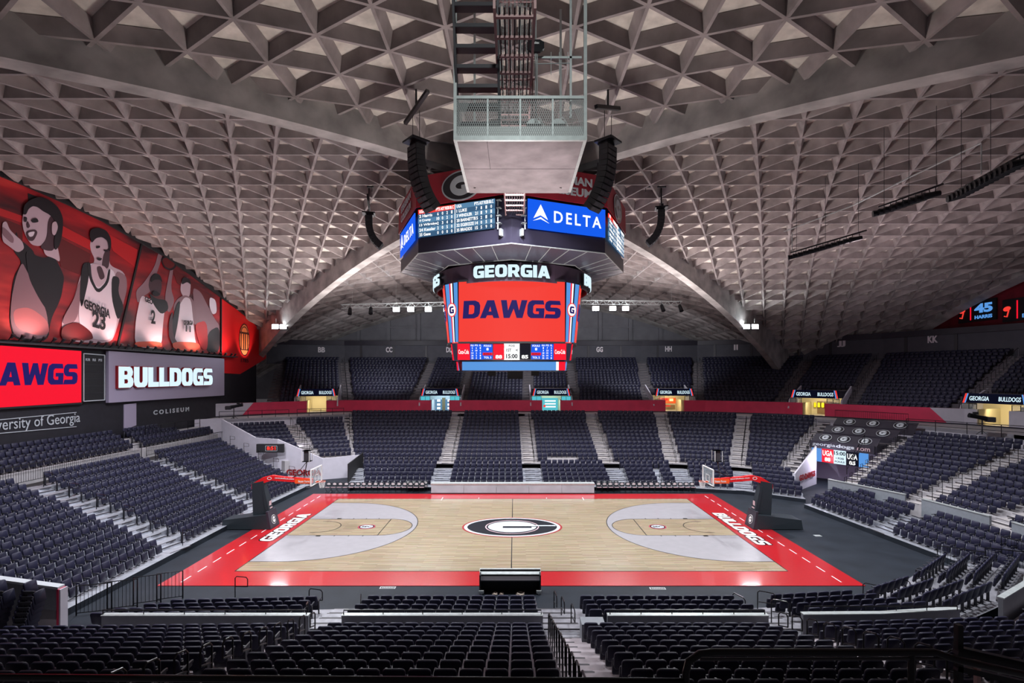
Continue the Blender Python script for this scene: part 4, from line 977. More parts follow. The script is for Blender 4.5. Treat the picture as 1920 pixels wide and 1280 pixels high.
# ---------------------------------------------------------------- catwalk
CW = thing('suspended_catwalk', 'grey steel catwalk platform with mesh railing hanging from the roof', 'catwalk', (0, 13.5, 16.49))
def C(x, y, z): return Vector((x, y-13.5, z-16.49))
x0, x1, ya, yb, zf = -1.43, 2.07, 13.5, 17.4, 16.49
mb = MB(); mb.hexa([C(x0+.05, ya, zf), C(x1-.05, ya, zf), C(x1-.05, yb, zf), C(x0+.05, yb, zf)], [C(x0, ya, zf+.1), C(x1, ya, zf+.1), C(x1, yb, zf+.1), C(x0, yb, zf+.1)])
mb.cur = 1; mb.bb(*[v for v in (x0+.05, x1-.05)], 1.85, 1.86, -.004, .0); mb.bb(x0+.85, x0+.86, 0, 1.85, -.004, .0)
mb.build('platform_soffit', [M['cardboard'], M['blackmat']], CW)
mb = MB()
for x in (x0, x1): mb.box(C(x, (ya+yb)/2, zf+.12), (.10, yb-ya, .2)); mb.box(C(x, ya, zf+3.0), (.085, .085, 6.0))
mb.box(C((x0+x1)/2, ya, zf+.05), (x1-x0, .08, .12)); mb.box(C((x0+x1)/2, ya, zf+1.15), (x1-x0, .07, .08))
for q in (.25, .5, .75): mb.box(C(x0+(x1-x0)*q, ya, zf+.6), (.045, .045, 1.1))
for x in (x0+.25, x1-.35): mb.box(C(x, yb-.5, zf+3), (.07, .07, 6))
mb.box(C(1.35, ya+.2, zf+2.35), (1.3, .06, .06)); mb.box(C(1.7, ya+.2, zf+3), (.06, .06, 4.6))
mb.build('frame', M['steel'], CW)
mb = MB(); n = 64; w = (x1-x0)/n
for i in range(n+1):
    for s in (-1, 1):
        # expanded-metal diagonals, clipped to the panel height
        xa = x0+i*w; H = 1.0; run = .42
        xb = xa+s*run; za, zb = zf+.1, zf+1.1
        if xb < x0: zb = za+(za*0+1.0)*(xa-x0)/run; xb = x0
        if xb > x1: zb = za+1.0*(x1-xa)/run; xb = x1
        if abs(xb-xa) > .02: mb.bar(C(xa, ya, za), C(xb, ya, zb), .009)
for s, xe in ((1, x0), (-1, x1)):
    for k in range(1, 16):
        za = zf+.1+k/15*.98; run = .42*(zf+1.1-za)
        if run > .02: mb.bar(C(xe, ya, za), C(xe+s*run, ya, zf+1.1), .009)
mb.build('mesh_railing', M['net_grey'], CW)
mb = MB(); mb.box(C(.32, ya+.02, zf+.24), (x1-x0-.1, .01, .30)); mb.build('toe_board', M['net_grey'], CW)
# steep stair up from the platform, left side
t = thing('catwalk_stair', 'dark open-tread steel stair rising from the left of the catwalk platform', 'stair', (-.78, 14.2, 16.6))
mb = MB()
for sx in (-.62, .52): mb.bar((sx, 0, 0), (sx, -2.2, 5.2), .06, .26)
mb.build('stringer', M['steeldark'], t)
for k in range(12):
    z = .5+k*.42; mb = MB(); mb.box((-.05, -2.2*z/5.2, z), (1.1, .26, .045)); mb.box((-.05, -2.2*z/5.2-.12, z+.03), (1.1, .03, .09)); mb.build('tread', M['steeldark'], t)
# cable ladder running from above the camera to the scoreboard
t = thing('cable_ladder_tray', 'long ladder-style cable tray running above the catwalk to the scoreboard', 'cable tray', (.17, 20, 18.6))
mb = MB()
for sx in (-.47, .47): mb.bb(sx-.03, sx+.03, -8.5, 10.5, -.02, .22)
mb.build('side_rail', M['steelpink'], t)
for k in range(26): 
    mb = MB(); mb.bb(-.47, .47, -8.2+k*.73, -8.12+k*.73, 0, .06); mb.build('rung', M['steelpink'], t)
mb = MB()
for q in range(7): mb.bb(-.36+q*.12-.02, -.36+q*.12+.02, -8.4, 10.2, .08, .11)
mb.build('cable_run', M['steeldark'], t)
# chain curtain above the tray and vertical conduits
t = thing('chain_bundle', 'bundle of pale hanging chains and conduits behind the catwalk stair', 'chain', (.25, 14.6, 17.2))
for q in range(8):
    x = -.42+q*.115; mb = MB()
    for k in range(58):
        z = .9+k*.075; R = Matrix.Rotation(PI/2*(k % 2), 3, 'Z')
        pts = [Vector((x, 0, z))+R @ Vector((.016*math.cos(a), 0, .048*math.sin(a))) for a in np.linspace(0, 2*PI, 9)[:-1]]
        mb.tube(pts, .0065, 4, True)
    mb.build('chain', M['steel'], t)
for q, x in enumerate((-.5, -.25, .1, .45, .55)):
    mb = MB(); mb.tube([(x, .25, 0), (x, .25, 5.5)], .022, 6); mb.build('conduit', M['steelpink'] if q % 2 else M['steel'], t)
for z in (.5, 1.1, 1.7, 2.3, 4.0, 4.6): mb = MB(); mb.box((0, .2, z), (1.1, .04, .04)); mb.build('cross_bar', M['steelpink'], t)
t = thing('antenna_panel', 'black octagonal antenna plate lettered Telex above the catwalk railing', 'antenna', (.73, 13.45, 19.0))
mb = MB(); shape(mb, [[(-.23, -.08), (-.12, -.17), (.12, -.17), (.23, -.08), (.23, .08), (.12, .15), (-.12, .15), (-.23, .08)]], (0, 0, 0), X_, Z_, .08); mb.build('plate', M['black'], t)
mb = MB(); put_letters(mb, 'Telex', (0, -.06, .05), X_, Z_, .2, .07, 'sans', .01, .03); mb.build('lettering', M['white_line'], t)
mb = MB(); mb.tube([(0, .05, -1.3), (0, .05, .2)], .02, 6); mb.tube([(.05, .06, -1.3), (.05, .06, 0)], .015, 6); mb.build('pole', M['steel'], t)
t = thing('rod_antenna', 'thin grey cross-rod antenna reaching right from the Telex plate', 'antenna', (.8, 13.5, 18.55))
mb = MB(); mb.tube([(-.1, 0, 0), (.85, 0, .02)], .014, 6); mb.build('boom', M['steel'], t)
for q, x in enumerate((.35, .57, .8)):
    mb = MB(); mb.tube([(x, 0, -.3), (x, 0, .32)], .007, 5); mb.build('element', M['steel'], t)
for k, x in enumerate((.72, 1.42)):
    t = thing('motor_housing', ['grey winch housing behind the catwalk mesh, nearer the middle', 'grey winch housing behind the catwalk mesh, nearer the right post'][k], 'winch', (x, 14.6, 16.6), 0, 'winch housings on the catwalk')
    mb = MB(); mb.tube([(0, -.15, .75), (0, .35, .75)], .22, 16); mb.bb(-.22, .22, -.15, .35, .35, .75); mb.build('body', M['steel'], t, False)
    mb = MB(); mb.bb(-.28, .28, -.2, .4, 0, .36); mb.build('base', M['steeldark'], t)
    mb = MB(); mb.tube([(0, 0, .95), (.15, 0, 1.08), (.3, .1, .9), (.34, .1, .3)], .025, 6); mb.build('hose', M['white_line'], t)
# ---------------------------------------------------------------- concourse, red band wall, upper back wall
WZ = 5.36
RW = [(-35.5,56.0),(-33.0,58.6),(-28.4,62.3),(-22.3,66.0),(-9,66),(2,66),(18,66),(25,65.3),(33.2,61.2),(38.2,55.4),(44.0,48.9),(47.4,40),(48,30),(47.8,20)]
inner = [(-33.5,53.6),(-32.4,55.2),(-26.2,58.7),(-20.5,63.4),(-7,63.3),(1.45,63.3),(16,63.2),(18.1,61.9),(27.3,59.5),(33.9,55.0),(38,51.5),(41,41),(41.0,30),(41,20)]
mb = MB()
for k in range(len(RW)-1):
    a, b, c, d = inner[k], inner[k+1], RW[k+1], RW[k]
    mb.hexa([(*a, WZ-.35), (*b, WZ-.35), (*c, WZ-.35), (*d, WZ-.35)], [(*a, WZ), (*b, WZ), (*c, WZ), (*d, WZ)])
struct('floor_concourse', mb, M['concrete'])
# fascia below the concourse edge
mb = MB()
for k in range(len(inner)-1):
    a, b = inner[k], inner[k+1]
    mb.hexa([(*a, 3.2), (*b, 3.2), (b[0]*1.004, b[1]+.15, 3.2), (a[0]*1.004, a[1]+.15, 3.2)], [(*a, WZ-.02), (*b, WZ-.02), (b[0]*1.004, b[1]+.15, WZ-.02), (a[0]*1.004, a[1]+.15, WZ-.02)])
struct('wall_concourse_fascia', mb, M['white'])
# red band wall with openings at the vomitories
def vom_frame(v):
    vx, vy, r, s = v; return Vector((vx, vy, 0)), Vector((math.cos(r), math.sin(r), 0)), Vector((-math.sin(r), math.cos(r), 0)), s
gaps = []
mb = MB(); TOPZ = 6.93
def wallseg(mb, p, q, z0, z1, t=.2):
    d = (q-p).normalized(); n = Vector((-d.y, d.x, 0))*t
    U = lambda v, z: Vector((v.x, v.y, z))
    mb.hexa([U(p, z0), U(q, z0), U(q+n, z0), U(p+n, z0)], [U(p, z1), U(q, z1), U(q+n, z1), U(p+n, z1)])
GAPW = 1.2
for k in range(len(RW)-1):
    p, q = Vector((*RW[k], 0)), Vector((*RW[k+1], 0)); d = q-p; L0 = d.length; d.normalize(); cuts = []
    for v in VOMS:
        c, rx, ry, s = vom_frame(v); t = (c-p).dot(d); off = abs((c-p).dot(Vector((-d.y, d.x, 0))))
        if -GAPW < t < L0+GAPW and off < 2.2: cuts.append((t-GAPW, t+GAPW))
    x = 0; cuts.sort()
    mi = 0
    if k == 0: mi = 1
    if k >= 10: mi = 1
    mb.cur = mi
    segs = []
    for a, b in cuts:
        if a > x: segs.append((x, min(a, L0)))
        x = max(x, b)
    if x < L0: segs.append((x, L0))
    for a, b in segs: wallseg(mb, p+d*a, p+d*b, WZ, TOPZ)
    if k in (1, 9):      # slanted change of colour from white to red
        mb.cur = 1; s = 1 if k == 1 else -1
        a, b = (p, p+d*2.4) if k == 1 else (q, q-d*2.6); off = Vector((d.y, -d.x, 0))*.012
        e = (b-a)
        mb.hexa([a+Vector((0, 0, WZ)), a+e*.45+Vector((0, 0, WZ)), a+e+Vector((0, 0, TOPZ)), a+Vector((0, 0, TOPZ))][::-1 if k == 1 else 1], [v+off for v in ([a+Vector((0, 0, WZ)), a+e*.45+Vector((0, 0, WZ)), a+e+Vector((0, 0, TOPZ)), a+Vector((0, 0, TOPZ))][::-1 if k == 1 else 1])])
struct('wall_red_band', mb, [M['redwall'], M['white']])
mb = MB()
for k in range(len(RW)-1):
    p, q = Vector((*RW[k], 0)), Vector((*RW[k+1], 0)); d = (q-p).normalized(); n = Vector((d.y, -d.x, 0))*.02
    cut = False
    wallseg(mb, p+n, q+n, WZ, WZ+.14, .02)
struct('baseboard_red_band', mb, M['tarp'])
# back wall above the upper tier and its section letters
BW = [(-38,77.2),(-27,80.2),(20.5,80.5),(29.3,80),(43.2,72.8),(48.3,65.4),(54,52.6),(56,40),(56.3,28)]
mb = MB()
for k in range(len(BW)-1):
    p, q = Vector((*BW[k], 0)), Vector((*BW[k+1], 0)); wallseg(mb, p, q, 12.0, 15.1, .3)
struct('wall_upper_tier_back', mb, M['greywall'])
mb = MB()
for k in range(len(BW)-1):
    p, q = Vector((*BW[k], 0)), Vector((*BW[k+1], 0)); d = (q-p).normalized(); n = Vector((d.y, -d.x, 0))
    wallseg(mb, p+n*.5, q+n*.5, 15.0, 15.7, .9)
struct('trim_upper_tier_beam', mb, M['tarp'])
mb = MB()
for k in range(1, len(BW)-1):
    p, q = Vector((*BW[k], 0)), Vector((*BW[k+1], 0)); d = (q-p).normalized(); n = Vector((d.y, -d.x, 0)); m = int((q-p).length/5.2)
    for i in range(m): c = p+d*(i+.5)*5.2+n*.03; mb.box((c.x, c.y, 13.6), (.35, .1, 3.0), math.atan2(d.y, d.x))
struct('trim_upper_wall_columns', mb, M['steeldark'])
def wall_pt(px):      # where the line of sight at this column meets the upper back wall
    s = (px-965)/F
    for k in range(len(BW)-1):
        p, q = Vector(BW[k]), Vector(BW[k+1]); d = q-p
        # CAMX + s*Y = X
        den = d.x-s*d.y
        if abs(den) < 1e-9: continue
        t = (CAMX+s*p.y-p.x)/den
        if 0 <= t <= 1: r = p+d*t; return Vector((r.x, r.y, 0)), Vector((d.x, d.y, 0)).normalized()
for nm, px, py, h in (('BB', 603, 655.5, .85), ('CC', 730, 655.5, .85), ('DD', 843, 655.5, .85), ('GG', 1124, 655, .85), ('HH', 1253, 654, .85), ('II', 1380, 651, .85), ('JJ', 1578, 644.5, .85), ('KK', 1750, 636, .85)):
    p, d = wall_pt(px); z = CAMZ+(704-py)*p.y/F; n = Vector((d.y, -d.x, 0)); mb = MB()
    put_letters(mb, nm, p+n*.12+Vector((0, 0, z)), d, UPN, 1.05 if nm != 'II' else .6, h, 'sans', .08, .04)
    tag(mb.build('section_sign', M['letter_white']), f'white section letters {nm} on the dark wall above the upper tier', 'sign', 'section letters on the upper wall')

# ---------------------------------------------------------------- vomitories with lit signs
def vomitory(i, v):
    c, rx, ry, s = vom_frame(v); rot = v[2]
    nm = ['at the far left corner', 'left of the scoreboard', 'just right of the scoreboard', 'over the orange-lit doorway', 'over the doorway with yellow jackets', 'at the right edge of the photo'][i]
    # structure: side wedges, ceiling, corridor
    mb = MB(); P = lambda x, y, z: c+rx*x*s+ry*y+Vector((0, 0, z))
    for sx in (-1, 1):
        mb.cur = 1; x0, x1 = sx*2.65, sx*2.80
        mb.hexa([P(min(x0, x1), -.2, 6.2), P(max(x0, x1), -.2, 6.2), P(max(x0, x1), 4.6, 6.2), P(min(x0, x1), 4.6, 6.2)], [P(min(x0, x1), .3, 7.3), P(max(x0, x1), .3, 7.3), P(max(x0, x1), 4.6, 8.9), P(min(x0, x1), 4.6, 8.9)])
    mb.cur = 0; mb.hexa([P(-2.7, .5, 7.55), P(2.7, .5, 7.55), P(2.7, 4.8, 7.55), P(-2.7, 4.8, 7.55)], [P(-2.7, .5, 7.7), P(2.7, .5, 7.7), P(2.7, 4.8, 8.3), P(-2.7, 4.8, 8.3)])
    mb.cur = 2; mb.hexa([P(-2.7, 3.6, WZ), P(2.7, 3.6, WZ), P(2.7, 3.7, WZ), P(-2.7, 3.7, WZ)], [P(-2.7, 3.6, 7.6), P(2.7, 3.6, 7.6), P(2.7, 3.7, 7.6), P(-2.7, 3.7, 7.6)])
    for sx in (-1.3, 1.3): mb.cur = 2; mb.hexa([P(sx-.06, .2, WZ), P(sx+.06, .2, WZ), P(sx+.06, 3.6, WZ), P(sx-.06, 3.6, WZ)], [P(sx-.06, .2, TOPZ), P(sx+.06, .2, TOPZ), P(sx+.06, 3.6, TOPZ), P(sx-.06, 3.6, TOPZ)])
    mb.cur = 3; mb.hexa([P(-1.5, .1, WZ-.1), P(1.5, .1, WZ-.1), P(1.5, 4, WZ-.1), P(-1.5, 4, WZ-.1)], [P(-1.5, .1, WZ), P(1.5, .1, WZ), P(1.5, 4, WZ), P(-1.5, 4, WZ)])
    struct('wall_vomitory_'+str(i+1), mb, [M['tarp'], M['white'], M['cream'] if i != 1 else M['white'], M['concrete']])
    # lit sign
    t = thing('vomitory_sign', 'lit dark-blue GEORGIA BULLDOGS banner sign '+nm, 'sign', c+Vector((0, 0, 7.98)), rot, 'lit signs over the upper tier doorways'); W, H = 5.0*s, .92
    mb = MB(); mb.hexa([(-W/2, -.05, -H/2), (W/2, -.05, -H/2), (W/2, .25, -H/2), (-W/2, .25, -H/2)], [(-W/2, .07, H/2), (W/2, .07, H/2), (W/2, .37, H/2), (-W/2, .37, H/2)]); mb.build('sign_face', M['leddark'], t)
    mb = MB(); up = Vector((0, .13, 1)).normalized(); o = Vector((0, -.01, 0))
    mb.cur = 0
    put_letters(mb, 'GEORGIA', o+Vector((-1.12*s, -.03, 0)), X_, up, 1.55*s, .42, 'sans', .02, .012); mb.build('lettering', M['letter_on'], t); mb = MB(); put_letters(mb, 'BULLDOGS', o+Vector((1.18*s, -.03, 0)), X_, up, 1.6*s, .42, 'sans', .02, .012)
    mb.build('lettering', M['letter_on'], t)
    for sx in (-1, 1):
        for m, a, b in ((1, 2.22, 2.36), (0, 2.10, 2.20)):
            mb = MB(); sh = .1; y0, y1 = -.06, .05
            mb.hexa([(sx*a*s-sx*sh*-1, y0-.02, -H/2), (sx*b*s+sx*sh, y0-.02, -H/2), (sx*b*s+sx*sh, y0, -H/2), (sx*a*s+sx*sh, y0, -H/2)], [(sx*a*s-sx*sh, y1-.02, H/2), (sx*b*s-sx*sh, y1-.02, H/2), (sx*b*s-sx*sh, y1, H/2), (sx*a*s-sx*sh, y1, H/2)])
            mb.build('sign_stripe', (M['ledsky'], M['ledred'])[m], t)
    # glass balustrade either side below the sign
    for sx in (-1, 1):
        g = thing('glass_balustrade', f'low glass balustrade beside the doorway {nm}, '+('its left half' if sx < 0 else 'its right half'), 'balustrade', c+rx*sx*1.95*s+Vector((0, 0, TOPZ+.003)), rot)
        mb = MB(); mb.bb(-.62*s, .62*s, -.02, .02, 0, .5); mb.build('pane', M['tealglass'] if i in (1, 2) else M['glass'], g)  # teal panes glow by themselves, the light is put into their material
        mb = MB(); mb.bb(-.66*s, .66*s, -.03, .03, .5, .54)
        for q in (-.62, .0, .62): mb.bb(q*s-.02, q*s+.02, -.03, .03, 0, .52)
        mb.build('rail', M['black'], g)
    lp = bpy.data.lights.new('corridor_lamp', 'SPOT'); lp.energy = 260; lp.shadow_soft_size = .15; lp.spot_size = 2.4; lp.spot_blend = .5; lp.color = (1, .82, .5) if i not in (1, 2) else (.6, .95, 1)
    lo = bpy.data.objects.new('corridor_lamp', lp); COL.objects.link(lo); lo.location = P(0, .7, 7.3); lo.rotation_euler = (P(0, 3.6, 6.1)-P(0, .7, 7.3)).to_track_quat('-Z', 'Y').to_euler()
    tb = thing('concession_menu', ['cream wall panel inside the far left doorway', 'doorway wall with two pale lit menu screens and a tan post', 'doorway wall with teal lit menu screens', 'doorway wall with orange and red lit menu counter', 'tan doorway wall with yellow jackets hanging', 'cream doorway wall with a dark window at the right edge'][i], 'wall panel', P(0, 3.5, WZ), rot)
    def bx(name, x, z, w, h, m, y=0): mb = MB(); mb.bb(x-w/2, x+w/2, y-.04, y, z-h/2, z+h/2); return mb.build(name, m, tb)
    if i == 1:
        bx('panel', 0, .75, 2.3, 1.5, M['ledteal2']); bx('post', 0, .8, .42, 1.9, M['wood_brown'], -.1)
        for x in (-.7, .75):
            for z in (1.35, .8, .3): bx('menu_screen', x, z, .45, .3, M['ledwhite'], -.06)
    elif i == 2:
        bx('panel', 0, .85, 2.3, 1.7, M['tealglass'])
        for z in (1.3, .9, .5): bx('menu_screen', .1, z, 1.5, .18, M['ledwhite'], -.06)
        bx('menu_screen', -.7, .6, .3, .3, M['ledred'], -.07)
    elif i == 3:
        bx('panel', 0, 1.35, 2.4, .75, M['orange']); bx('counter', .2, .55, 1.7, .5, M['wood_brown'], -.2); bx('menu_screen', .1, .62, .7, .14, M['ledred'], -.26); bx('menu_screen', -.3, 1.5, .8, .3, M['ledred'], -.06); bx('menu_screen', .6, 1.45, .5, .35, M['cream_lit'], -.06)
    elif i == 4:
        bx('panel', .2, .9, 1.6, 1.5, M['wood_brown'])
        for q in range(3):
            j = thing('safety_jacket', f'yellow jacket hanging in the doorway, {ORD[q+1]} from its left', 'jacket', P(-.75+q*.42, 3.2, WZ+.95), rot, 'yellow jackets in the doorway')
            mb = MB(); mb.slab(.3, .62, .12, .1, Tr(0, 0, .25), .03, 3); mb.build('body', M['yellow'], j)
            mb = MB(); mb.tube([(0, 0, .52), (0, .2, .6)], .05, 8); mb.build('hook', M['white_line'], j)
    elif i == 5: bx('panel', 1.2, 1.5, 1.6, .6, M['blackmat'])
    else: bx('panel', 0, .9, 2.0, 1.6, M['cream'])
for i, v in enumerate(VOMS): vomitory(i, v)

# ---------------------------------------------------------------- the big left end wall
WX = -34.1
def onw(px, py, out=0.0): p = atx(px, py, WX); p.x += out; return p
mb = MB(); ys = list(np.linspace(8, 66.5, 40))
for a, b in zip(ys, ys[1:]):
    za, zb = HV(a-CY)+.25, HV(b-CY)+.25
    mb.hexa([(WX-.4, a, 3), (WX, a, 3), (WX, b, 3), (WX-.4, b, 3)], [(WX-.4, a, za), (WX, a, za), (WX, b, zb), (WX-.4, b, zb)])
struct('wall_left', mb, M['darkwall'])
def wpoly(mb, pts, out, t=.02):      # printed shape on the wall, given by its outline in the photograph
    f = [onw(x, y, out+t) for x, y in pts]; b = [onw(x, y, out) for x, y in pts]
    i = len(mb.v); n = len(pts); mb.v += [tuple(p) for p in f+b]
    # fill by the curve tessellator so concave outlines work
    from mathutils.geometry import tessellate_polygon
    for tr in tessellate_polygon([[Vector((p.y, p.z, 0)) for p in f]]): mb.f.append(tuple(i+k for k in tr)); mb.m.append(mb.cur)
    for k in range(n): mb.f.append((i+k, i+(k+1) % n, i+n+(k+1) % n, i+n+k)); mb.m.append(mb.cur)
arch_top = [(-30, 312), (0, 328), (40, 344), (79, 361), (130, 384), (190, 413), (265, 456), (310, 482), (356, 515), (411, 556)]
mur = thing('athlete_mural', 'huge red mural of athletes under the arch of the left wall', 'mural', (WX, 40, 16))
def mural_part(name, polys, parent, mats, out, smooth=True):
    for k, (m, pts) in enumerate(polys):
        if smooth:
            for _ in range(2):
                q = []
                for (x0, y0), (x1, y1) in zip(pts, pts[1:]+pts[:1]): q += [(x0*.8+x1*.2, y0*.8+y1*.2), (x0*.2+x1*.8, y0*.2+y1*.8)]
                pts = q
        mb = MB(); wpoly(mb, pts, out+.003*k)
        o = mb.build(name, mats[m], parent); o.matrix_parent_inverse = Matrix.Translation(mur.location).inverted() if parent == mur else Matrix.Identity(4)
    return o
split_x = lambda y: 262-(y-455)*(262-216)/(645-455)
left_p = [p for p in arch_top if p[0] < 262]+[(262, 454), (216, 648), (0, 636), (-30, 634)]
right_p = [(267, 457)]+[p for p in arch_top if p[0] > 266]+[(411, 664), (221, 648)]
mural_part('printed_panel', [(0, left_p)], mur, [M['mural']], .05, False)
mural_part('printed_panel', [(0, right_p)], mur, [M['mural']], .05, False)
G = [mat('print_skin_light', srgb(196, 172, 184), .6), mat('print_skin_mid', srgb(140, 108, 118), .6), mat('print_skin_dark', srgb(70, 46, 56), .6), mat('print_black', srgb(22, 16, 26), .6), mat('print_white', srgb(226, 214, 226), .6), mat('print_orange_glow', srgb(236, 92, 66), .6), mat('print_red', srgb(190, 26, 34), .6), mat('print_deep_red', srgb(96, 12, 20), .6), mat('print_pale_rose', srgb(186, 112, 116), .6)]
def fig(polys, k=0):
    for q, (name, ps) in enumerate(polys): mural_part(name, ps, mur, G, .08+.02*q)
mural_part('printed_streak', [(3, [(50, 362), (82, 374), (82, 400), (52, 396)]), (6, [(-8, 388), (60, 412), (60, 424), (-8, 402)]), (7, [(-8, 404), (40, 424), (40, 470), (-8, 440)]), (6, [(86, 408), (170, 452), (170, 470), (100, 436)]), (7, [(100, 440), (168, 476), (160, 520), (112, 500)]), (6, [(196, 436), (256, 468), (250, 500), (210, 470)]), (7, [(320, 500), (400, 560), (400, 580), (330, 530)])], mur, G, .065, False)
# gymnast
fig([('printed_athlete', [(3, [(28,432),(32,448),(46,457),(60,470),(62,478),(80,484),(98,478),(112,504),(118,522),(112,560),(92,600),(88,640),(24,638),(14,600),(22,520),(40,492),(22,470),(24,452)])]),
     ('printed_leotard', [(1, [(38,490),(26,520),(18,560),(16,600),(24,632),(60,636),(88,632),(86,590),(70,545),(48,510)]), (8, [(20,580),(52,575),(86,600),(90,625),(70,630),(26,615)]), (3, [(44,468),(60,480),(84,486),(98,490),(112,505),(118,522),(110,560),(92,592),(70,560),(50,520)])]),
     ('printed_face', [(0, [(40,398),(38,415),(40,430),(46,445),(56,459),(72,462),(86,450),(98,440),(100,420),(96,400),(84,386),(60,382)]), (0, [(0,418),(8,414),(14,430),(24,440),(38,452),(42,466),(30,474),(14,462),(0,452)]), (0, [(76,455),(100,440),(104,460),(110,492),(98,484),(80,478)])]),
     ('printed_shade', [(2, [(86,412),(98,398),(106,420),(104,450),(96,470),(84,470),(70,464),(84,448)]), (4, [(46,437),(62,434),(58,450),(50,450)]), (1, [(0,424),(10,432),(22,446),(20,458),(0,440)])]),
     ('printed_feature', [(3, [(55,411),(64,409),(67,414),(58,416)]), (3, [(40,406),(46,407),(45,412),(41,411)]), (2, [(47,413),(52,424),(48,428),(45,425)]), (2, [(44,434),(62,430),(66,436),(58,452),(48,451)]), (4, [(47,436),(61,433),(57,443),(50,444)])]),
     ('printed_hair', [(3, [(38,402),(40,384),(52,374),(70,368),(90,376),(106,390),(114,410),(112,440),(106,462),(98,470),(96,450),(102,430),(98,412),(88,402),(76,396),(66,388),(56,386),(48,392),(44,402)]), (3, [(53,412),(64,408),(68,416),(56,418)]), (3, [(40,408),(46,408),(44,416),(40,416)]), (0, [(92,418),(100,414),(104,426),(98,442),(92,438)])])])
# player with number 23
fig([('printed_athlete', [(0, [(166,455),(168,470),(176,486),(170,500),(150,510),(142,540),(130,580),(112,600),(118,640),(205,644),(216,620),(236,540),(232,510),(204,498),(202,480),(206,460),(200,440),(176,438)])]),
     ('printed_shade', [(2, [(192,474),(204,462),(202,500),(196,505),(188,500)]), (1, [(136,560),(142,540),(150,520),(152,560),(140,600),(124,612),(112,602)]), (1, [(214,506),(234,516),(236,540),(226,580),(214,560)])]),
     ('printed_jersey', [(4, [(160,496),(176,492),(184,520),(178,540),(192,530),(200,500),(214,512),(210,560),(218,600),(206,638),(168,636),(146,610),(144,580),(152,540)]), (3, [(150,496),(162,490),(164,520),(150,580),(146,560)]), (3, [(206,516),(222,520),(218,548),(230,575),(218,604),(206,560)])]),
     ('printed_trim', [(3, [(160,492),(166,492),(168,520),(180,545),(196,528),(200,505),(204,504),(200,532),(180,552),(164,524)]), (0, [(166,492),(198,500),(196,526),(180,541),(169,520)]), (2, [(176,500),(186,498),(194,520),(184,526)]), (7, [(112,612),(140,602),(168,622),(172,638),(110,638)])]),
     ('printed_hair', [(3, [(164,440),(166,430),(180,426),(196,432),(204,446),(205,462),(201,474),(199,452),(188,444),(176,446),(168,456),(166,448)]), (3, [(176,462),(183,460),(184,464),(177,466)]), (3, [(191,468),(198,468),(198,472),(191,471)]), (3, [(178,482),(188,484),(184,489),(178,487)])])])
# two players and a coach on the narrower panel
fig([('printed_athlete', [(1, [(296,470),(288,500),(268,530),(252,545),(256,570),(266,556),(282,545),(296,500),(303,480)]), (2, [(279,520),(276,536),(282,552),(298,556),(302,536),(298,514),(288,512)]), (1, [(318,500),(324,498),(318,540),(326,565),(314,590),(306,560)]), (0, [(338,528),(336,545),(344,560),(354,556),(356,530),(350,520),(342,520)]), (1, [(322,575),(330,560),(345,552),(360,560),(372,590),(370,612),(352,600),(330,610)]), (1, [(358,538),(374,546),(386,570),(402,600),(410,610),(410,660),(380,655),(366,600)])]),
     ('printed_jersey', [(4, [(262,552),(276,560),(296,560),(308,570),(304,600),(300,655),(250,650),(252,600)]), (4, [(334,572),(344,556),(356,560),(360,600),(364,640),(372,658),(330,655),(324,620),(328,590)]), (3, [(388,622),(410,610),(410,662),(384,660)]), (6, [(364,606),(386,600),(388,655),(376,655),(366,625)])]),
     ('printed_trim', [(3, [(276,548),(290,560),(310,562),(314,580),(300,590),(286,572)]), (3, [(328,570),(336,562),(332,600),(322,650),(316,620)]), (2, [(314,600),(322,580),(320,628),(344,660),(334,660),(314,636)]), (5, [(250,640),(300,640),(302,652),(250,650)]), (5, [(320,640),(372,642),(374,660),(322,655)])]),
     ('printed_hair', [(3, [(280,530),(280,518),(288,512),(298,516),(302,530),(298,524),(286,524)]), (3, [(338,534),(338,522),(345,519),(353,524),(356,534),(348,528)]), (3, [(284,544),(292,546),(298,552),(290,556),(282,552)]), (4, [(390,556),(402,562),(404,586),(396,590),(390,576)]), (3, [(298,484),(314,478),(326,488),(328,500),(318,508),(304,502)]), (7, [(300,486),(314,481),(324,490),(324,499),(316,504),(305,499)])])])
# lettering on the jerseys
def wtext(mb, s, px, py, w, h, out=.18, style='sans', ext=.02, b=.03, shear=0, tilt=0):
    o = onw(px, py, out); put_letters(mb, s, o, (0, 1, tilt), (0, 0, 1), w, h, style, ext, b, shear)
for a_ in (('GEORGIA', 176, 579, 2.6, .75, -.22), ('23', 179, 601, 1.3, 1.35, -.15), ('GEO', 273, 563, 1.0, .5, -.2), ('2', 281.5, 594, .55, 1.3, 0), ('GEORGIA', 348, 605, 1.5, .5, .1), ('11', 347.5, 616, .8, .65, 0)):
    mb = MB(); wtext(mb, a_[0], a_[1], a_[2], a_[3], a_[4], .30, tilt=a_[5]); o = mb.build('printed_lettering', G[3], mur); o.matrix_parent_inverse = Matrix.Translation(mur.location).inverted()
mb = MB()
ar = [onw(x, y-3.0, .12) for x, y in arch_top]+[onw(440, 573, .12), onw(470, 598, .12), onw(500, 626, .12)]
for a, b in zip(ar, ar[1:]): mb.bar(a, b, .25, .5)
mb.bar(onw(264, 455, .1), onw(218, 648, .1), .12, .18); mb.bar(onw(412.5, 556, .1), onw(412.5, 668, .1), .12, .2)
o = mb.build('mural_border', M['blackmat'], mur); o.matrix_parent_inverse = Matrix.Translation(mur.location).inverted()
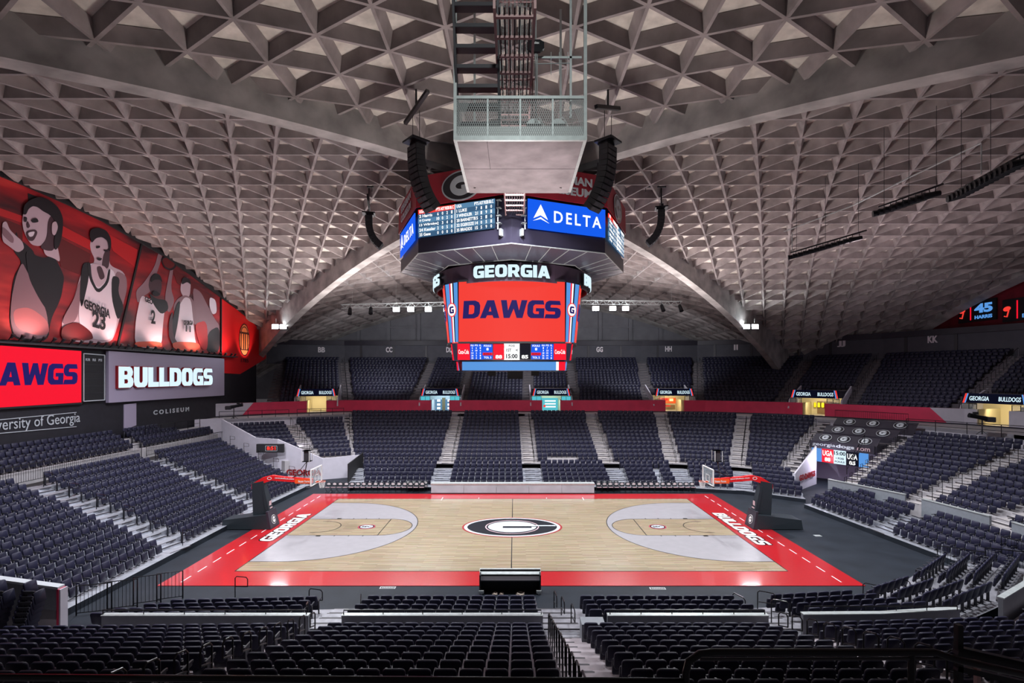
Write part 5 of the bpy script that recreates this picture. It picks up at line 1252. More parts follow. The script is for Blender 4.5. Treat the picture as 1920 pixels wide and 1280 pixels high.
# 1785 panel
def wall_thing(name, label, cat, px, py, out=.05): 
    return thing(name, label, cat, onw(px, py, out))
def wchild(mb, name, m, t, smooth=False):
    o = mb.build(name, m, t, smooth); o.matrix_parent_inverse = Matrix.Translation(t.location).inverted(); return o
t = wall_thing('arch_emblem_panel', 'red cut-corner wall panel with black arch emblem and 1785', 'wall panel', 455, 630)
mb = MB(); wpoly(mb, [(415, 560), (440, 578), (470, 602), (498, 629), (498, 672), (449, 701), (415, 699)], .05); wchild(mb, 'panel', M['hoopred'], t)
mb = MB(); o = onw(457, 637, .1)
shape(mb, [ell(.98*1.25, 2.02, 40), ell(.90*1.25, 1.92, 40)], o, Y_, UPN, .02)
W = 1.25
for x in (-.62, -.17, .17, .62): shape(mb, [[(x*W-.07, -1.2), (x*W+.07, -1.2), (x*W+.07, .75), (x*W-.07, .75)]], o, Y_, UPN, .02)
for z in (-1.3, .75, .88): shape(mb, [[(-.78*W, z), (.78*W, z), (.78*W, z+.09), (-.78*W, z+.09)]], o, Y_, UPN, .02)
arcp = lambda r: [(r*math.cos(math.radians(a))*.62*W, .97+r*math.sin(math.radians(a))*.72) for a in range(0, 181, 15)]
shape(mb, [arcp(1)+arcp(.86)[::-1]], o, Y_, UPN, .02)
put_letters(mb, '1785', onw(457.5, 675.5, .1), Y_, UPN, 1.75, .5, 'sans', .02, 0); wchild(mb, 'emblem', M['logoblack'], t)
mb = MB(); shape(mb, [ell(1.2, 1.92, 40)], onw(457, 637, .085), Y_, UPN, .01); wchild(mb, 'emblem_ground', mat('print_warm_orange', srgb(250, 150, 90), .5), t)
# video screen DAWGS
t = wall_thing('wall_video_screen', 'bright red wall video screen lettered DAWGS at the left edge', 'screen', 60, 700)
mb = MB(); wpoly(mb, [(-60, 644), (146, 658), (146, 754), (-60, 767)], .12, .15); sc_ = wchild(mb, 'screen', M['ledredl'], t)
mb = MB(); wtext(mb, 'DAWGS', 54, 701, 7.2, 1.55, .30, 'block', .03, shear=.06); wchild(mb, 'lettering', M['lednavy'], t)
mb = MB()
for a, b in (((-60, 642), (148, 656.5)), ((148, 656.5), (148, 756)), ((148, 756), (-60, 769))): mb.bar(onw(*a, .15), onw(*b, .15), .2, .12)
wchild(mb, 'bezel', M['blackmat'], t)
# player statistics board
t = wall_thing('player_stats_board', 'narrow black board headed PLYR FLS PTS with white outline', 'scoreboard', 169, 706)
mb = MB(); wpoly(mb, [(149.5, 661), (191, 664), (191, 751), (149.5, 753.5)], .12, .12); wchild(mb, 'board', M['blackmat'], t)
mb = MB()
c4 = [(150.5, 662.5), (190, 665.5), (190, 749.5), (150.5, 752)]
for k in range(4): mb.bar(onw(*c4[k], .27), onw(*c4[(k+1) % 4], .27), .05, .07)
wtext(mb, 'PLYR', 158.5, 674, .42, .2, .27); wtext(mb, 'FLS', 170.5, 674.5, .3, .2, .27); wtext(mb, 'PTS', 182, 675, .34, .2, .27); wchild(mb, 'outline', M['logowhite'], t)
mb = MB()
for k in range(5): mb.bar(onw(151.5, 683+k*13.5, .25), onw(189, 684+k*13, .25), .03, .03)
wchild(mb, 'row_line', M['tarp'], t)
# lit BULLDOGS panel
t = wall_thing('bulldogs_sign_panel', 'pale lavender wall panel with raised lit letters BULLDOGS', 'sign', 305, 705)
mb = MB(); wpoly(mb, [(196, 657.5), (415, 672), (415, 741), (196, 755)], .1, .25); wchild(mb, 'panel', M['banner_white'], t)
mb = MB(); mb.cur = 1; wtext(mb, 'BULLDOGS', 311, 706.5, 13.35, 1.95, .45, 'block', .22); mb.cur = 0; wtext(mb, 'BULLDOGS', 311, 706.5, 13.2, 1.82, .60, 'block', .06); wchild(mb, 'lettering', [M['letter_on'], M['darkred']], t)
# small wall lettering
mb = MB(); wtext(mb, 'University of Georgia', 62, 793, 7.6, 1.0, .04, 'sans', .03, .0)
for y0, y1 in ((787.5, 772.8), (812.5, 799.5)): mb.bar(onw(-40, y0+ (3 if y0 < 800 else 3), .05), onw(142, y1, .05), .03, .05)
tag(mb.build('wall_lettering', M['logowhite']), 'white words University of Georgia between two lines on the black wall', 'wall lettering')
mb = MB(); wtext(mb, 'C O L I S E U M', 322, 769.8, 5.2, .44, .04, 'sans', .03, .035)
tag(mb.build('wall_lettering', M['logowhite']), 'white spaced word COLISEUM on the black wall', 'wall lettering')
mb = MB(); wpoly(mb, [(231, 758), (254, 755.5), (254, 797), (231, 806)], .02, .06); struct('door_1', mb, M['banner_white'])
# row of small lamps washing the mural
lampx = [6, 25, 47, 66, 86, 103, 121, 138, 155, 170, 185, 198, 214, 227, 240, 264, 279, 295, 311, 322, 335, 347, 358, 369, 382, 392, 402, 413, 424, 431]
P0 = thing('wall_washer_lamp', 'x', 'lamp'); mb = MB(); mb.tube([(0, 0, 0), (.12, 0, .18), (.3, 0, .2)], .03, 6); mb.build('arm', M['black'], P0)
mb = MB(); mb.tube([(.18, 0, .14), (.36, 0, .38)], [.07, .13], 10); mb.build('head', M['steeldark'], P0)
for k, px in enumerate(lampx):
    q = onw(px, 634+px*.075+3, .35); lab = f'small dark lamp on the ledge under the mural, {ORD[k+1] if k < 22 else "number "+str(k+1)} from the photo left edge'
    if k == 0: P0.location = q; P0['label'] = lab; P0['group'] = 'lamps on the ledge under the mural'
    else: dup(P0, q, 0, lab, 'lamps on the ledge under the mural')
    if k % 5 == 2:
        l = lamp('SPOT', q+Vector((1.3, 0, .1)), 330, (1, .62, .55), .1, q+Vector((-.4, 0, 4.0)), 120)
mb = MB(); mb.bar(onw(-30, 640, .35), onw(437, 669, .35), .5, .12); struct('trim_mural_ledge', mb, M['steeldark'])
lamp('SPOT', onw(457, 690, 2.6), 700, (1, .7, .6), .1, onw(457, 632, 0), 60)

# white wall and dark corner beyond the left wall
mb = MB()
a = Vector((-34.1, 55.5, 0)); 
mb.hexa([(-33.8, 53.2, 3.4), (-31.8, 55.0, 3.4), (-31.8, 55.2, 3.4), (-33.8, 53.4, 3.4)], [(-33.8, 53.2, 5.5), (-31.8, 55.0, 5.5), (-31.8, 55.2, 5.5), (-33.8, 53.4, 5.5)])
struct('wall_left_corner', mb, M['white'])

# ---------------------------------------------------------------- tunnels under the corners
# far-left tunnel: white walls with GEORGIA and the game clock
mb = MB()
def up2(p, z): return Vector((p[0], p[1], z))
def vwall(mb, pts, t=.15):   # pts: (x, y, zbottom, ztop)
    for (x0, y0, b0, t0), (x1, y1, b1, t1) in zip(pts, pts[1:]):
        d = Vector((x1-x0, y1-y0, 0)).normalized(); n = Vector((-d.y, d.x, 0))*t
        p, q = Vector((x0, y0, 0)), Vector((x1, y1, 0))
        mb.hexa([p+Vector((0, 0, b0)), q+Vector((0, 0, b1)), q+n+Vector((0, 0, b1)), p+n+Vector((0, 0, b0))], [p+Vector((0, 0, t0)), q+Vector((0, 0, t1)), q+n+Vector((0, 0, t1)), p+n+Vector((0, 0, t0))])
vwall(mb, [(-30.6, 52.6, 2, 5.6), (-26.0, 50.6, 1, 3.9), (-23.2, 49.4, 0, 3.9), (-18.6, 49.0, 0, 2.05), (-15.2, 50.6, 0, 2.2), (-14.9, 46.0, 0, 1.9)][:5])
struct('wall_far_left_tunnel', mb, M['white'])
mb = MB(); vwall(mb, [(-15.2, 50.6, 0, 2.4), (-14.9, 45.2, 0, 2.2)], .1); struct('wall_far_left_stand_end', mb, M['blackmat'])
p, q = Vector((-23.2, 49.3, 0)), Vector((-18.6, 48.9, 0)); d = (q-p).normalized()
mb = MB(); c = atx(571, 885, -20.2) if False else p.lerp(q, .55); c = Vector((c.x, c.y-.1, 1.25)); c = c+Vector((0, 0, -.2))
put_letters(mb, 'GEORGIA', at(570, 886, c.y), d, UPN, 3.6, .62, 'sans', .04, .03)
tag(mb.build('wall_lettering', M['darkred']), 'dark red word GEORGIA on the white tunnel wall behind the left hoop', 'wall lettering')
t = thing('game_clock', 'black tunnel clock board showing 8:51 in red digits', 'clock', at(507, 840, 48.8)); s_ = 48.8/F
mb = MB(); mb.box((0, 0, 0), (50*s_, .3, 16*s_)); mb.build('housing', M['blackmat'], t)
mb = MB(); put_letters(mb, '8:51', (3*s_, -.17, .02), X_, UPN, 16*s_, 6.5*s_, 'sans', .02, .02); mb.build('digits', M['clock_red'], t)
mb = MB()
for x0, x1, z0, z1 in ((-8, 14, 4.6, 5.1), (-8, 14, -4.8, -4.3), (-8, -7.5, -4.8, 5.1), (13.5, 14, -4.8, 5.1)): mb.bb(x0*s_, x1*s_, -.17, -.15, z0*s_, z1*s_)
mb.build('digit_frame', M['logowhite'], t)
# far-right tunnel: GO DAWGS, score ribbon, seat covers with emblems
mb = MB(); A = Vector((27.0, 48.6)); 
k0 = atz(1455, 915, 0); k1 = atz(1491, 922, 0); k2 = atz(1531, 907, 0)
vwall(mb, [(k0.x, k0.y, 0, 1.55), (k1.x, k1.y, 0, 1.6)]); 
kk = at(1522, 840, 47.6)
vwall(mb, [(k1.x, k1.y, 0, 1.6), (k2.x, k2.y, 0, 3.55), (k2.x+1.2, k2.y+3.0, 0, 3.6)], .12)
struct('wall_far_right_tunnel', mb, M['white'])
dd = (Vector((k2.x, k2.y, 0))-Vector((k1.x, k1.y, 0))).normalized()
mm = (Vector((k1.x, k1.y, 0))+Vector((k2.x, k2.y, 0)))/2; mid_y = mm.y
mb = MB(); put_letters(mb, 'GO DAWGS', at(1511, 891, mm.y-.1)-Vector((dd.y, -dd.x, 0))*-.14, dd, UPN, (k2-k1).length*.72, .52, 'sans', .04, .03)
tag(mb.build('wall_lettering', M['darkred']), 'dark red words GO DAWGS on the white tunnel wall at the right', 'wall lettering')
mb = MB(); e0 = Vector((31.0, 48.8, 0)); e1 = Vector((35.0, 45.2, 0)); vwall(mb, [(30.3, 50.0, 0, 3.0), (34.6, 45.8, 0, 3.0)], .15); struct('wall_far_right_tunnel_back', mb, M['banner_white'])
# ribbon screen and its header
R0 = at(1523, 838, 47.5); R1 = at(1628, 843, 43.6); rr = Vector((R1.x-R0.x, R1.y-R0.y, 0)); Lr = rr.length; rr.normalize(); nn = rr.cross(UPN)
base = Vector((R0.x, R0.y, 0))
t = thing('score_ribbon', 'blue score ribbon reading UGA 88 15:00 UGA 85 over the right tunnel', 'scoreboard', base+rr*Lr/2+Vector((0, 0, 2.75)), math.atan2(rr.y, rr.x))
def rb(name, x0, x1, z0, z1, m, y=0, par=t): mb = MB(); mb.bb(x0, x1, y-.08, y+.1, z0, z1); return mb.build(name, m, par)
h = .62; Wd = Lr
for x0, x1, m in ((0, .19, 'ledsky'), (.19, .41, 'ledredl'), (.41, .63, 'letter_on'), (.63, .85, 'leddark'), (.85, 1.0, 'ledsky')): rb('ribbon_panel', -Wd/2+x0*Wd, -Wd/2+x1*Wd-.02, -h, h, M[m])
RLM = [M['ledwhite'], M['leddark']]
def rtx(m, *a): mb = MB(); put_letters(mb, *a); mb.build('ribbon_lettering', RLM[m], t)
rtx(0, 'UGA', (-Wd*.2, -.1, .25), X_, UPN, .85, .5, 'sans', .02, .02); rtx(0, '88', (-Wd*.2, -.1, -.32), X_, UPN, .5, .36, 'sans', .02, .04)
rtx(0, 'UGA', (Wd*.24, -.1, .2), X_, UPN, .8, .5, 'sans', .02, .02); rtx(0, '85', (Wd*.24, -.1, -.36), X_, UPN, .5, .34, 'sans', .02, .04)
rtx(1, '15:00', (Wd*.02, -.1, .36), X_, UPN, .95, .34, 'sans', .02, .02); rtx(1, '< POSS', (Wd*.02, -.1, -.1), X_, UPN, .7, .18, 'sans', .02, .02); rtx(1, 'FOULS', (Wd*.02, -.1, -.4), X_, UPN, .8, .16, 'sans', .02, .02)
cov = thing('seat_cover', 'dark stepped seat covers with nine white-ringed G emblems and georgiadogs.com', 'seat cover', base+rr*Lr/2+Vector((0, 0, 3.4)), math.atan2(rr.y, rr.x))
mb = MB(); mb.bb(-Wd/2-.1, Wd/2+.5, -.12, .1, -.02, .66); hd = mb.build('header_band', M['tarp'], cov)
mb = MB(); mb.cur = 0; put_letters(mb, 'georgia', (-1.25, -.14, .33), X_, UPN, 2.0, .36, 'sans', .02, .0); put_letters(mb, 'dogs', (.55, -.14, .33), X_, UPN, 1.5, .40, 'sans', .02, .03); mb.cur = 1; put_letters(mb, '.com', (1.95, -.14, .3), X_, UPN, 1.15, .28, 'sans', .02, .01)
mb.build('header_lettering', [M['logowhite'], M['pink']], hd)
mb = MB(); tiers = []
y0 = .1; z = .66
for k in range(3):
    w0 = Wd/2+.1+k*.35; xs = k*.25
    yy = y0+k*2.3; zz = z-.02+k*.62
    mb.bb(-w0+xs, w0+.5+xs, yy, yy+2.35, zz-.5, zz); mb.hexa([(-w0+xs, yy-.0, zz), (w0+.5+xs, yy-.0, zz), (w0+.5+xs, yy+.08, zz), (-w0+xs, yy+.08, zz)], [(-w0+xs, yy+.85, zz+.62), (w0+.5+xs, yy+.85, zz+.62), (w0+.5+xs, yy+.93, zz+.62), (-w0+xs, yy+.93, zz+.62)])
    tiers.append((xs, yy, zz, w0))
mb.build('cover_sheet', M['tarp'], cov)
for (xs, yy, zz, w0) in tiers:
    for q in (-.62, .02, .72):
        g_logo('cover_emblem', (xs+q*w0+.15, yy+.36, zz+.33), (1, 0, 0), Vector((0, .85, .62)).normalized(), .52, .44, cov, (M['logowhite'], M['logoblack'], M['logowhite']), .02)
# ---------------------------------------------------------------- parapets in front of the near stand
def parapet(nm, pts, z0, z1, t=.14, cap=True):
    mb = MB()
    for (x0, y0), (x1, y1) in zip(pts, pts[1:]):
        d = Vector((x1-x0, y1-y0, 0)).normalized(); n = Vector((-d.y, d.x, 0))*t/2
        p, q = Vector((x0, y0, 0)), Vector((x1, y1, 0)); mb.cur = 0
        mb.hexa([p-n+Z_*z0, q-n+Z_*z0, q+n+Z_*z0, p+n+Z_*z0], [p-n+Z_*z1, q-n+Z_*z1, q+n+Z_*z1, p+n+Z_*z1]); mb.cur = 1; n = n*1.5
        mb.hexa([p-n+Z_*z1, q-n+Z_*z1, q+n+Z_*z1, p+n+Z_*z1], [p-n+Z_*(z1+.04), q-n+Z_*(z1+.04), q+n+Z_*(z1+.04), p+n+Z_*(z1+.04)])
    struct('wall_parapet_'+nm, mb, [M['parapet'], M['steel']])
parapet('left', [(-14.2, 17.5), (-7.0, 17.5)], .6, 1.80)
parapet('middle', [(-5.85, 17.5), (1.15, 17.5)], .6, 1.80)
parapet('right', [(3.4, 17.5), (9.0, 17.5)], .6, 1.80)
parapet('corner', [(10.2, 17.5), (13, 17.55), (16, 17.9)], .6, 1.84)
parapet('far_corner', [(18.2, 18.6), (20.6, 20.0), (23.2, 22.4)], .6, 1.9)
mb = MB(); mb.bb(2.45, 3.25, 17.0, 17.55, .6, 1.72); struct('wall_stair_plinth', mb, M['parapet'])
mb = MB()
for a, b in (((27.2, 38.0), (27.4, 33.4)), ((27.9, 32.6), (28.2, 28.6)), ((28.3, 27.4), (28.0, 23.0))):
    d = Vector((b[0]-a[0], b[1]-a[1], 0)).normalized()
for k, (a, b, z1) in enumerate((((24.9, 39.5), (27.0, 34.4), 2.0), ((27.0, 33.0), (27.6, 28.9), 2.05), ((27.6, 27.6), (27.2, 22), 2.1))):
    parapet('right_stand_'+str(k+1), [a, b], .9, z1)
# slim rail on top of each near parapet
RAILG = 'rails on the grey parapets'
for k, (x0, x1, y, z, lab) in enumerate(((-14.2, -7.1, 17.5, 1.84, 'low black rail on the grey parapet left of the rail-lined aisle'), (-5.8, 1.1, 17.5, 1.84, 'low black rail on the middle grey parapet before the desk'), (3.5, 8.9, 17.5, 1.84, 'low black rail on the grey parapet right of the centre stair'), (10.4, 15.8, 17.7, 1.88, 'low black rail on the curved grey parapet at the near corner'))):
    mb = MB(); mb.tube([(x0, y, z), (x0, y, z+.14), (x1, y, z+.14), (x1, y, z)], .022, 6)
    for q in range(1, 5): mb.tube([(x0+(x1-x0)*q/5, y, z), (x0+(x1-x0)*q/5, y, z+.14)], .015, 6)
    tag(mb.build('parapet_rail', M['black']), lab, 'rail', RAILG)

# ---------------------------------------------------------------- handrails
def loop_rail(loc, d, h, L, r=.022, name='handrail', rail2=True):
    """two posts with a rounded top, standing at loc and running along d"""
    d = Vector(d).normalized(); p = Vector(loc); q = p+d*L; rise = d.z*L
    pts = [p, p+Z_*(h-.08), p+d*.08+Z_*h, q-d*.08+Z_*h, q+Z_*(h-.08), q+Z_*(h-.42 if rail2 else 0)]
    mb = MB(); mb.tube(pts, r, 7)
    if rail2: mb.tube([q+Z_*(h-.42), p+d*.04+Z_*(h-.46)], r, 7)
    return mb.build(name, M['black'])
def nrow(i): return (16.75-.83*i, 1.13+.295*i)
for i in range(11):
    y, z = nrow(i)
    o = loop_rail((-6.62, y+.30, z), (0, -1, .25), 1.0, .42); tag(o, f'black hooped handrail in the left aisle beside the {ORD[i+1]} row behind the parapet', 'handrail', 'handrails in the left aisle')
for i in range(12):
    y, z = nrow(i)
    mb = MB(); mb.tube([(1.32, y+.25, z), (1.32, y+.25, z+.92), (1.34, y+.17, z+1.0), (1.34, y-.12, z+1.06), (1.34, y-.18, z+1.0), (1.34, y-.18, z+.55)], .024, 7); o = mb.build('handrail', M['black'])
    tag(o, f'black narrow handrail at the centre stair beside the {ORD[i+1]} row behind the parapet', 'handrail', 'handrails along the centre stair')
for i in range(9):
    y, z = nrow(i)
    o = loop_rail((9.15, y+.30, z), (.25, -1, .25), 1.0, .42); tag(o, f'black hooped handrail in the right aisle beside the {ORD[i+1]} row behind the parapet', 'handrail', 'handrails in the right aisle')
k = 0
for (x, y, z, d, lab) in ((-8.4, 20.9, .3, (1, -.3, 0), 'black hooped rail by the front row of the left floor seats'), (-6.3, 21.1, .0, (.3, -1, 0), 'black hooped rail at the court end of the left aisle'), (-7.5, 18.6, .8, (.3, -1, .2), 'black hooped rail at the back of the left floor aisle'),
                          (1.85, 21.4, .0, (.1, -1, 0), 'tall black rail post at the court end of the centre stair'), (2.05, 20.2, .3, (.1, -1, 0), 'second tall black rail behind the court-end post of the centre stair'), (2.3, 18.9, .6, (.1, -1, 0), 'third tall black rail nearest the stair plinth'),
                          (9.4, 21.2, 0, (.4, -1, 0), 'black hooped rail at the court end of the right aisle'), (10.2, 20.7, .3, (1, -.6, 0), 'black hooped rail at the first seats of the corner block'), (9.9, 19.0, .7, (.8, -1, .2), 'black hooped rail at the back of the right floor aisle'),
                          (15.6, 22.2, 0, (.8, -.6, 0), 'black hooped rail before the corner of the red apron'), (17.2, 22.6, 0, (1, -.4, 0), 'wide black hooped rail at the corner seats'), (19.3, 23.9, 0, (.6, -.8, 0), 'black hooped rail beyond the corner seats'),
                          (-12.6, 22.9, 0, (1, -.2, 0), 'black hooped rail at the red apron left corner')):
    o = loop_rail((x, y, z), d, 1.0, .65); tag(o, lab, 'handrail')
# stair rails of the far and side stands: one continuous rail for each aisle
def aisle_rail(T, j, lab, grp, off=.0, step=2, h=.95, offy=0, kind=0):
    for n, i in enumerate(range(0, T.n-1 if kind == 0 else T.n, step)):
        p = T.pt(j, (i-.3)/(T.n-1)); p = Vector((p.x+off, p.y+offy, T.z(i))); mb = MB()
        if kind == 0:
            q = T.pt(j, (i+.8)/(T.n-1)); q = Vector((q.x+off, q.y+offy, T.z(i+1)))
            mb.tube([p, p+Z_*(h-.05), p+(q-p)*.1+Z_*h, q-(q-p)*.1+Z_*h, q+Z_*(h-.05), q], .024, 5)
        else:
            d = (T.F[j]-T.B[j]).normalized()*(-.75 if kind == 1 else -.35)
            mb.tube([p, p+Z_*h, p-d+Z_*(h-.04), p-d*1.05+Z_*(h-.3), p+Z_*(h-.35)], .02, 5)
        tag(mb.build('stair_handrail', M['black']), f'black handrail {lab}, {ORD[n+1]} up from its foot', 'handrail', grp)
FG = 'handrails on the far stand stairs'
for j, off, w in ((0, 0, 'at the left end of far stand'), (1, .45, 'on the far stair at the table left end'), (2, .45, 'on the far stair at the table middle'), (3, .4, 'on the far stair at the table right end'), (4, .4, 'on the far stair left of right hoop'), (5, .4, 'on the far stair above the right hoop'), (6, -.5, 'on the stair beside the seat covers')):
    aisle_rail(T_far, j, w, FG, off)
aisle_rail(T_fl, 1, 'on the stair of the far left corner', FG)
for j, w in ((1, 'on the left stand stair nearest the camera'), (2, 'on the second left stand stair'), (3, 'at the far end of the left stand')): aisle_rail(T_l, j, w, 'handrails on the left stand stairs', 0, 2, .95, .55, 1)
for j, w in ((0, 'between seat covers and right stand'), (1, 'on the second stair of the right stand')): aisle_rail(T_r, j, w, 'handrails on the right stand stairs', -.3, 1, .95, -.4, 2)
for j, w in ((1, 'on upper stair left of CC'), (7, 'on upper stair under II'), (8, 'on upper stair between II and JJ'), (9, 'on upper stair between JJ and KK'), (10, 'on upper stair right of KK')):
    aisle_rail(T_u, j, w, 'handrails of the upper tier', 0, 2, .9)

def barred(name, a, b, h, lab, grp=None, gap=.13, r=.018, post=.03):
    a, b = Vector(a), Vector(b); mb = MB(); L = (b-a).length; n = max(2, int(L/gap)); mb.tube([a, a+Z_*h, b+Z_*h, b], post, 7); mb.tube([a+Z_*.1, b+Z_*.1], r, 5)
    for k in range(1, n): p = a.lerp(b, k/n); mb.tube([p+Z_*.1, p+Z_*h], r*.6, 4)
    return tag(mb.build(name, M['black']), lab, 'barrier', grp)
BG = 'barred barriers at the near left corner'
for k, (a, b, Y, w) in enumerate(((143, 197, 21.2, 'nearest the left ramp wall'), (201, 246, 21.6, 'second from the ramp wall'), (250, 291, 22.1, 'third from the ramp wall'), (294, 333, 22.5, 'nearest the red apron'))):
    x0, x1 = at(a, 1100, Y).x, at(b, 1100, Y).x
    barred('barrier', (x0, Y, .02), (x1, Y+.35, .02), 1.25, 'black barred barrier panel at the near left corner, '+w, BG)
for k, (p0, p1, h, w) in enumerate((((22.6, 26.6, 0), (24.2, 25.6, 0), 1.15, 'nearest the court'), ((24.0, 25.4, .3), (25.8, 24.6, .3), 1.15, 'second from the court'), ((25.6, 26.2, .6), (26.6, 24.2, .6), 1.15, 'against the right edge of the photo'))):
    barred('barrier', p0, p1, h, 'black barred barrier at the near right corner, '+w, 'barred barriers at the near right corner')
barred('railing', (-31.1, 22, 3.3), (-31.1, 42.0, 3.3), 1.15, 'long black barred railing in front of the upper rows of the left stand', None, .16, .02)
barred('railing', (-31.1, 42.6, 3.3), (-30.4, 53.2, 3.3), 1.0, 'farther black barred railing below the COLISEUM lettering', None, .18, .02)
p0, p1 = at(1566, 775, 57), at(1703, 781, 51)
barred('railing', (p0.x, p0.y, WZ), (p1.x, p1.y, WZ), .9, 'black barred railing on the concourse above the seat covers', None, .2, .02)
def open_rail(pts, h, lab, name='railing', mid=True, n=4, r=.03):
    mb = MB(); V_ = [Vector(p) for p in pts]
    mb.tube([p+Z_*h for p in V_], r, 6)
    if mid: mb.tube([p+Z_*h*.5 for p in V_], r*.7, 6)
    for a, b in zip(V_, V_[1:]):
        for k in range(n+1): p = a.lerp(b, k/n); mb.tube([p, p+Z_*h], r*.9, 6)
    return tag(mb.build(name, M['black']), lab, 'railing')
open_rail([(35.2, 44.8, WZ), (39.3, 37.4, WZ), (41.2, 30, WZ)], .95, 'black open railing on the concourse above the right stand')
open_rail([(-32.6, 55.6, WZ), (-26.4, 59.0, WZ)], .8, 'black railing above the far left corner seats', n=5)
open_rail([(-25.6, 59.4, WZ), (-20.9, 61.8, WZ)], .8, 'black railing above the seats left of the far stand', n=4)
open_rail([(-32.6, 44.5, 4.75), (-32.8, 52.5, 4.75)], .9, 'black railing behind the farther upper rows of the left stand', n=4)
open_rail([at(1572, 862, 42.5), at(1632, 852, 41)][:0] or [(28.0, 42.0, 1.9), (30.6, 43.6, 4.2)], .8, 'sloping black railing beside the right tunnel', n=3)
open_rail([(27.0, 46.8, 1.6), (30.0, 50.2, 3.5)], .8, 'sloping black railing above the GO DAWGS wall', n=4)
# wide handrails at the camera's feet
t = thing('foreground_rail', 'thick black pipe rail in the near right foreground with a rounded corner', 'railing', (1.4, 3.6, 7.0))
mb = MB(); mb.tube([(0, 0, 0), (0, 0, 1.03), (.02, 0, 1.11), (.10, 0, 1.165), (.2, 0, 1.175), (1.78, 0, 1.175), (1.95, 0, 1.12), (3.4, 0, .80)], .026, 10); mb.build('top_pipe', M['black'], t, True)
mb = MB(); mb.tube([(.1, 0, 1.125), (1.9, 0, 1.13)], .012, 8); mb.build('lower_bar', M['steeldark'], t)
mb = MB(); mb.tube([(1.62, 0, -.5), (1.62, 0, 1.16)], .024, 10); mb.build('post', M['black'], t)
t = thing('foreground_rail', 'thick black rail along the bottom left edge of the photo', 'railing', (-3.9, 3.6, 7.0))
mb = MB(); mb.tube([(-.5, 0, 1.0), (5.3, 0, .965)], .024, 10); mb.build('top_pipe', M['black'], t, True)
for x in (-.2, 2.6): mb = MB(); mb.tube([(x, 0, -.5), (x, 0, .98)], .02, 8); mb.build('post', M['black'], t)
t = thing('foreground_rail', 'black flat rail sloping at the bottom right corner of the photo', 'railing', (3.55, 3.75, 7.0))
mb = MB(); mb.bar((-.08, 0, 1.11), (1.2, 0, .82), .05, .06); mb.bar((-.08, 0, .98), (1.2, 0, .68), .04, .04); mb.build('top_bar', M['black'], t)
mb = MB(); mb.bar((-.06, 0, -.5), (-.06, 0, 1.3), .04, .04); mb.build('post', M['black'], t)
mb = MB(); mb.bar((.08, .0, .3), (.08, 0, 1.05), .03, .03); mb.build('inner_post', M['steelpink'], t)

# ---------------------------------------------------------------- ramp wall and stored seats at the near left
mb = MB(); mb.cur = 0
mb.hexa([(-19.6, 17.9, 1.6), (-16.3, 18.0, 1.4), (-16.3, 18.2, 1.4), (-19.6, 18.1, 1.6)], [(-19.6, 17.9, 3.0), (-16.3, 18.0, 2.5), (-16.3, 18.2, 2.5), (-19.6, 18.1, 3.0)])
mb.cur = 1; mb.hexa([(-19.6, 17.9, .2), (-16.3, 18.0, .2), (-16.3, 18.2, .2), (-19.6, 18.1, .2)], [(-19.6, 17.9, 1.9), (-16.3, 18.0, 1.75), (-16.3, 18.2, 1.75), (-19.6, 18.1, 1.9)])
mb.cur = 2; mb.hexa([(-19.6, 17.86, 3.0), (-16.2, 17.96, 2.5), (-16.2, 18.24, 2.5), (-19.6, 18.14, 3.0)], [(-19.6, 17.86, 3.08), (-16.2, 17.96, 2.58), (-16.2, 18.24, 2.58), (-19.6, 18.14, 3.08)])
mb.cur = 3; mb.box((-16.2, 18.1, 1.5), (.07, .3, 2.0)); mb.cur = 4; mb.box((-16.12, 18.1, 1.5), (.05, .3, 2.0)); 
struct('wall_left_ramp', mb, [M['parapet'], M['concrete'], M['logowhite'], M['redwall'], M['white']])
for q, px in enumerate((8, 66)):
    for k in range(7):
        y = 1098+k*8.5; p = at(px, y, 17.3); p.z -= .72
        lab = f'black seat side-on behind the left ramp wall, {ORD[k+1]} down '+('at the photo edge' if q == 0 else 'by the wall end')
        dup(proto, (p.x, p.y-k*.06, p.z), PI/2, lab, 'side-on seats at the left ramp wall')
# ---------------------------------------------------------------- follow-spots on the concourse
def followspot(loc, ang, lab):
    t = thing('follow_spot', lab, 'spotlight', loc, ang)
    mb = MB(); mb.tube([(-.85, 0, 1.15), (-.2, 0, 1.3), (.25, 0, 1.4), (.9, 0, 1.55)], [.17, .2, .16, .2], 12); mb.build('barrel', M['black'], t)
    mb = MB(); mb.box((-.55, 0, 1.22), (.55, .42, .4)); mb.build('lamp_housing', M['steeldark'], t)
    mb = MB(); mb.box((.45, 0, 1.72), (.3, .2, .2)); mb.build('colour_changer', M['blackmat'], t)
    mb = MB(); mb.tube([(0, 0, 0), (0, 0, 1.2)], .05, 8)
    for a in (0, 2.1, 4.2): mb.tube([(0, 0, .3), (.4*math.cos(a), .4*math.sin(a), 0)], .025, 6)
    mb.build('stand', M['steeldark'], t)
followspot((-31.2, 56.0, WZ), math.radians(15), 'black follow-spot on a stand before the white and red wall at the left')
followspot((38.4, 41.0, WZ), math.radians(165), 'black follow-spot on a stand on the concourse at the right')

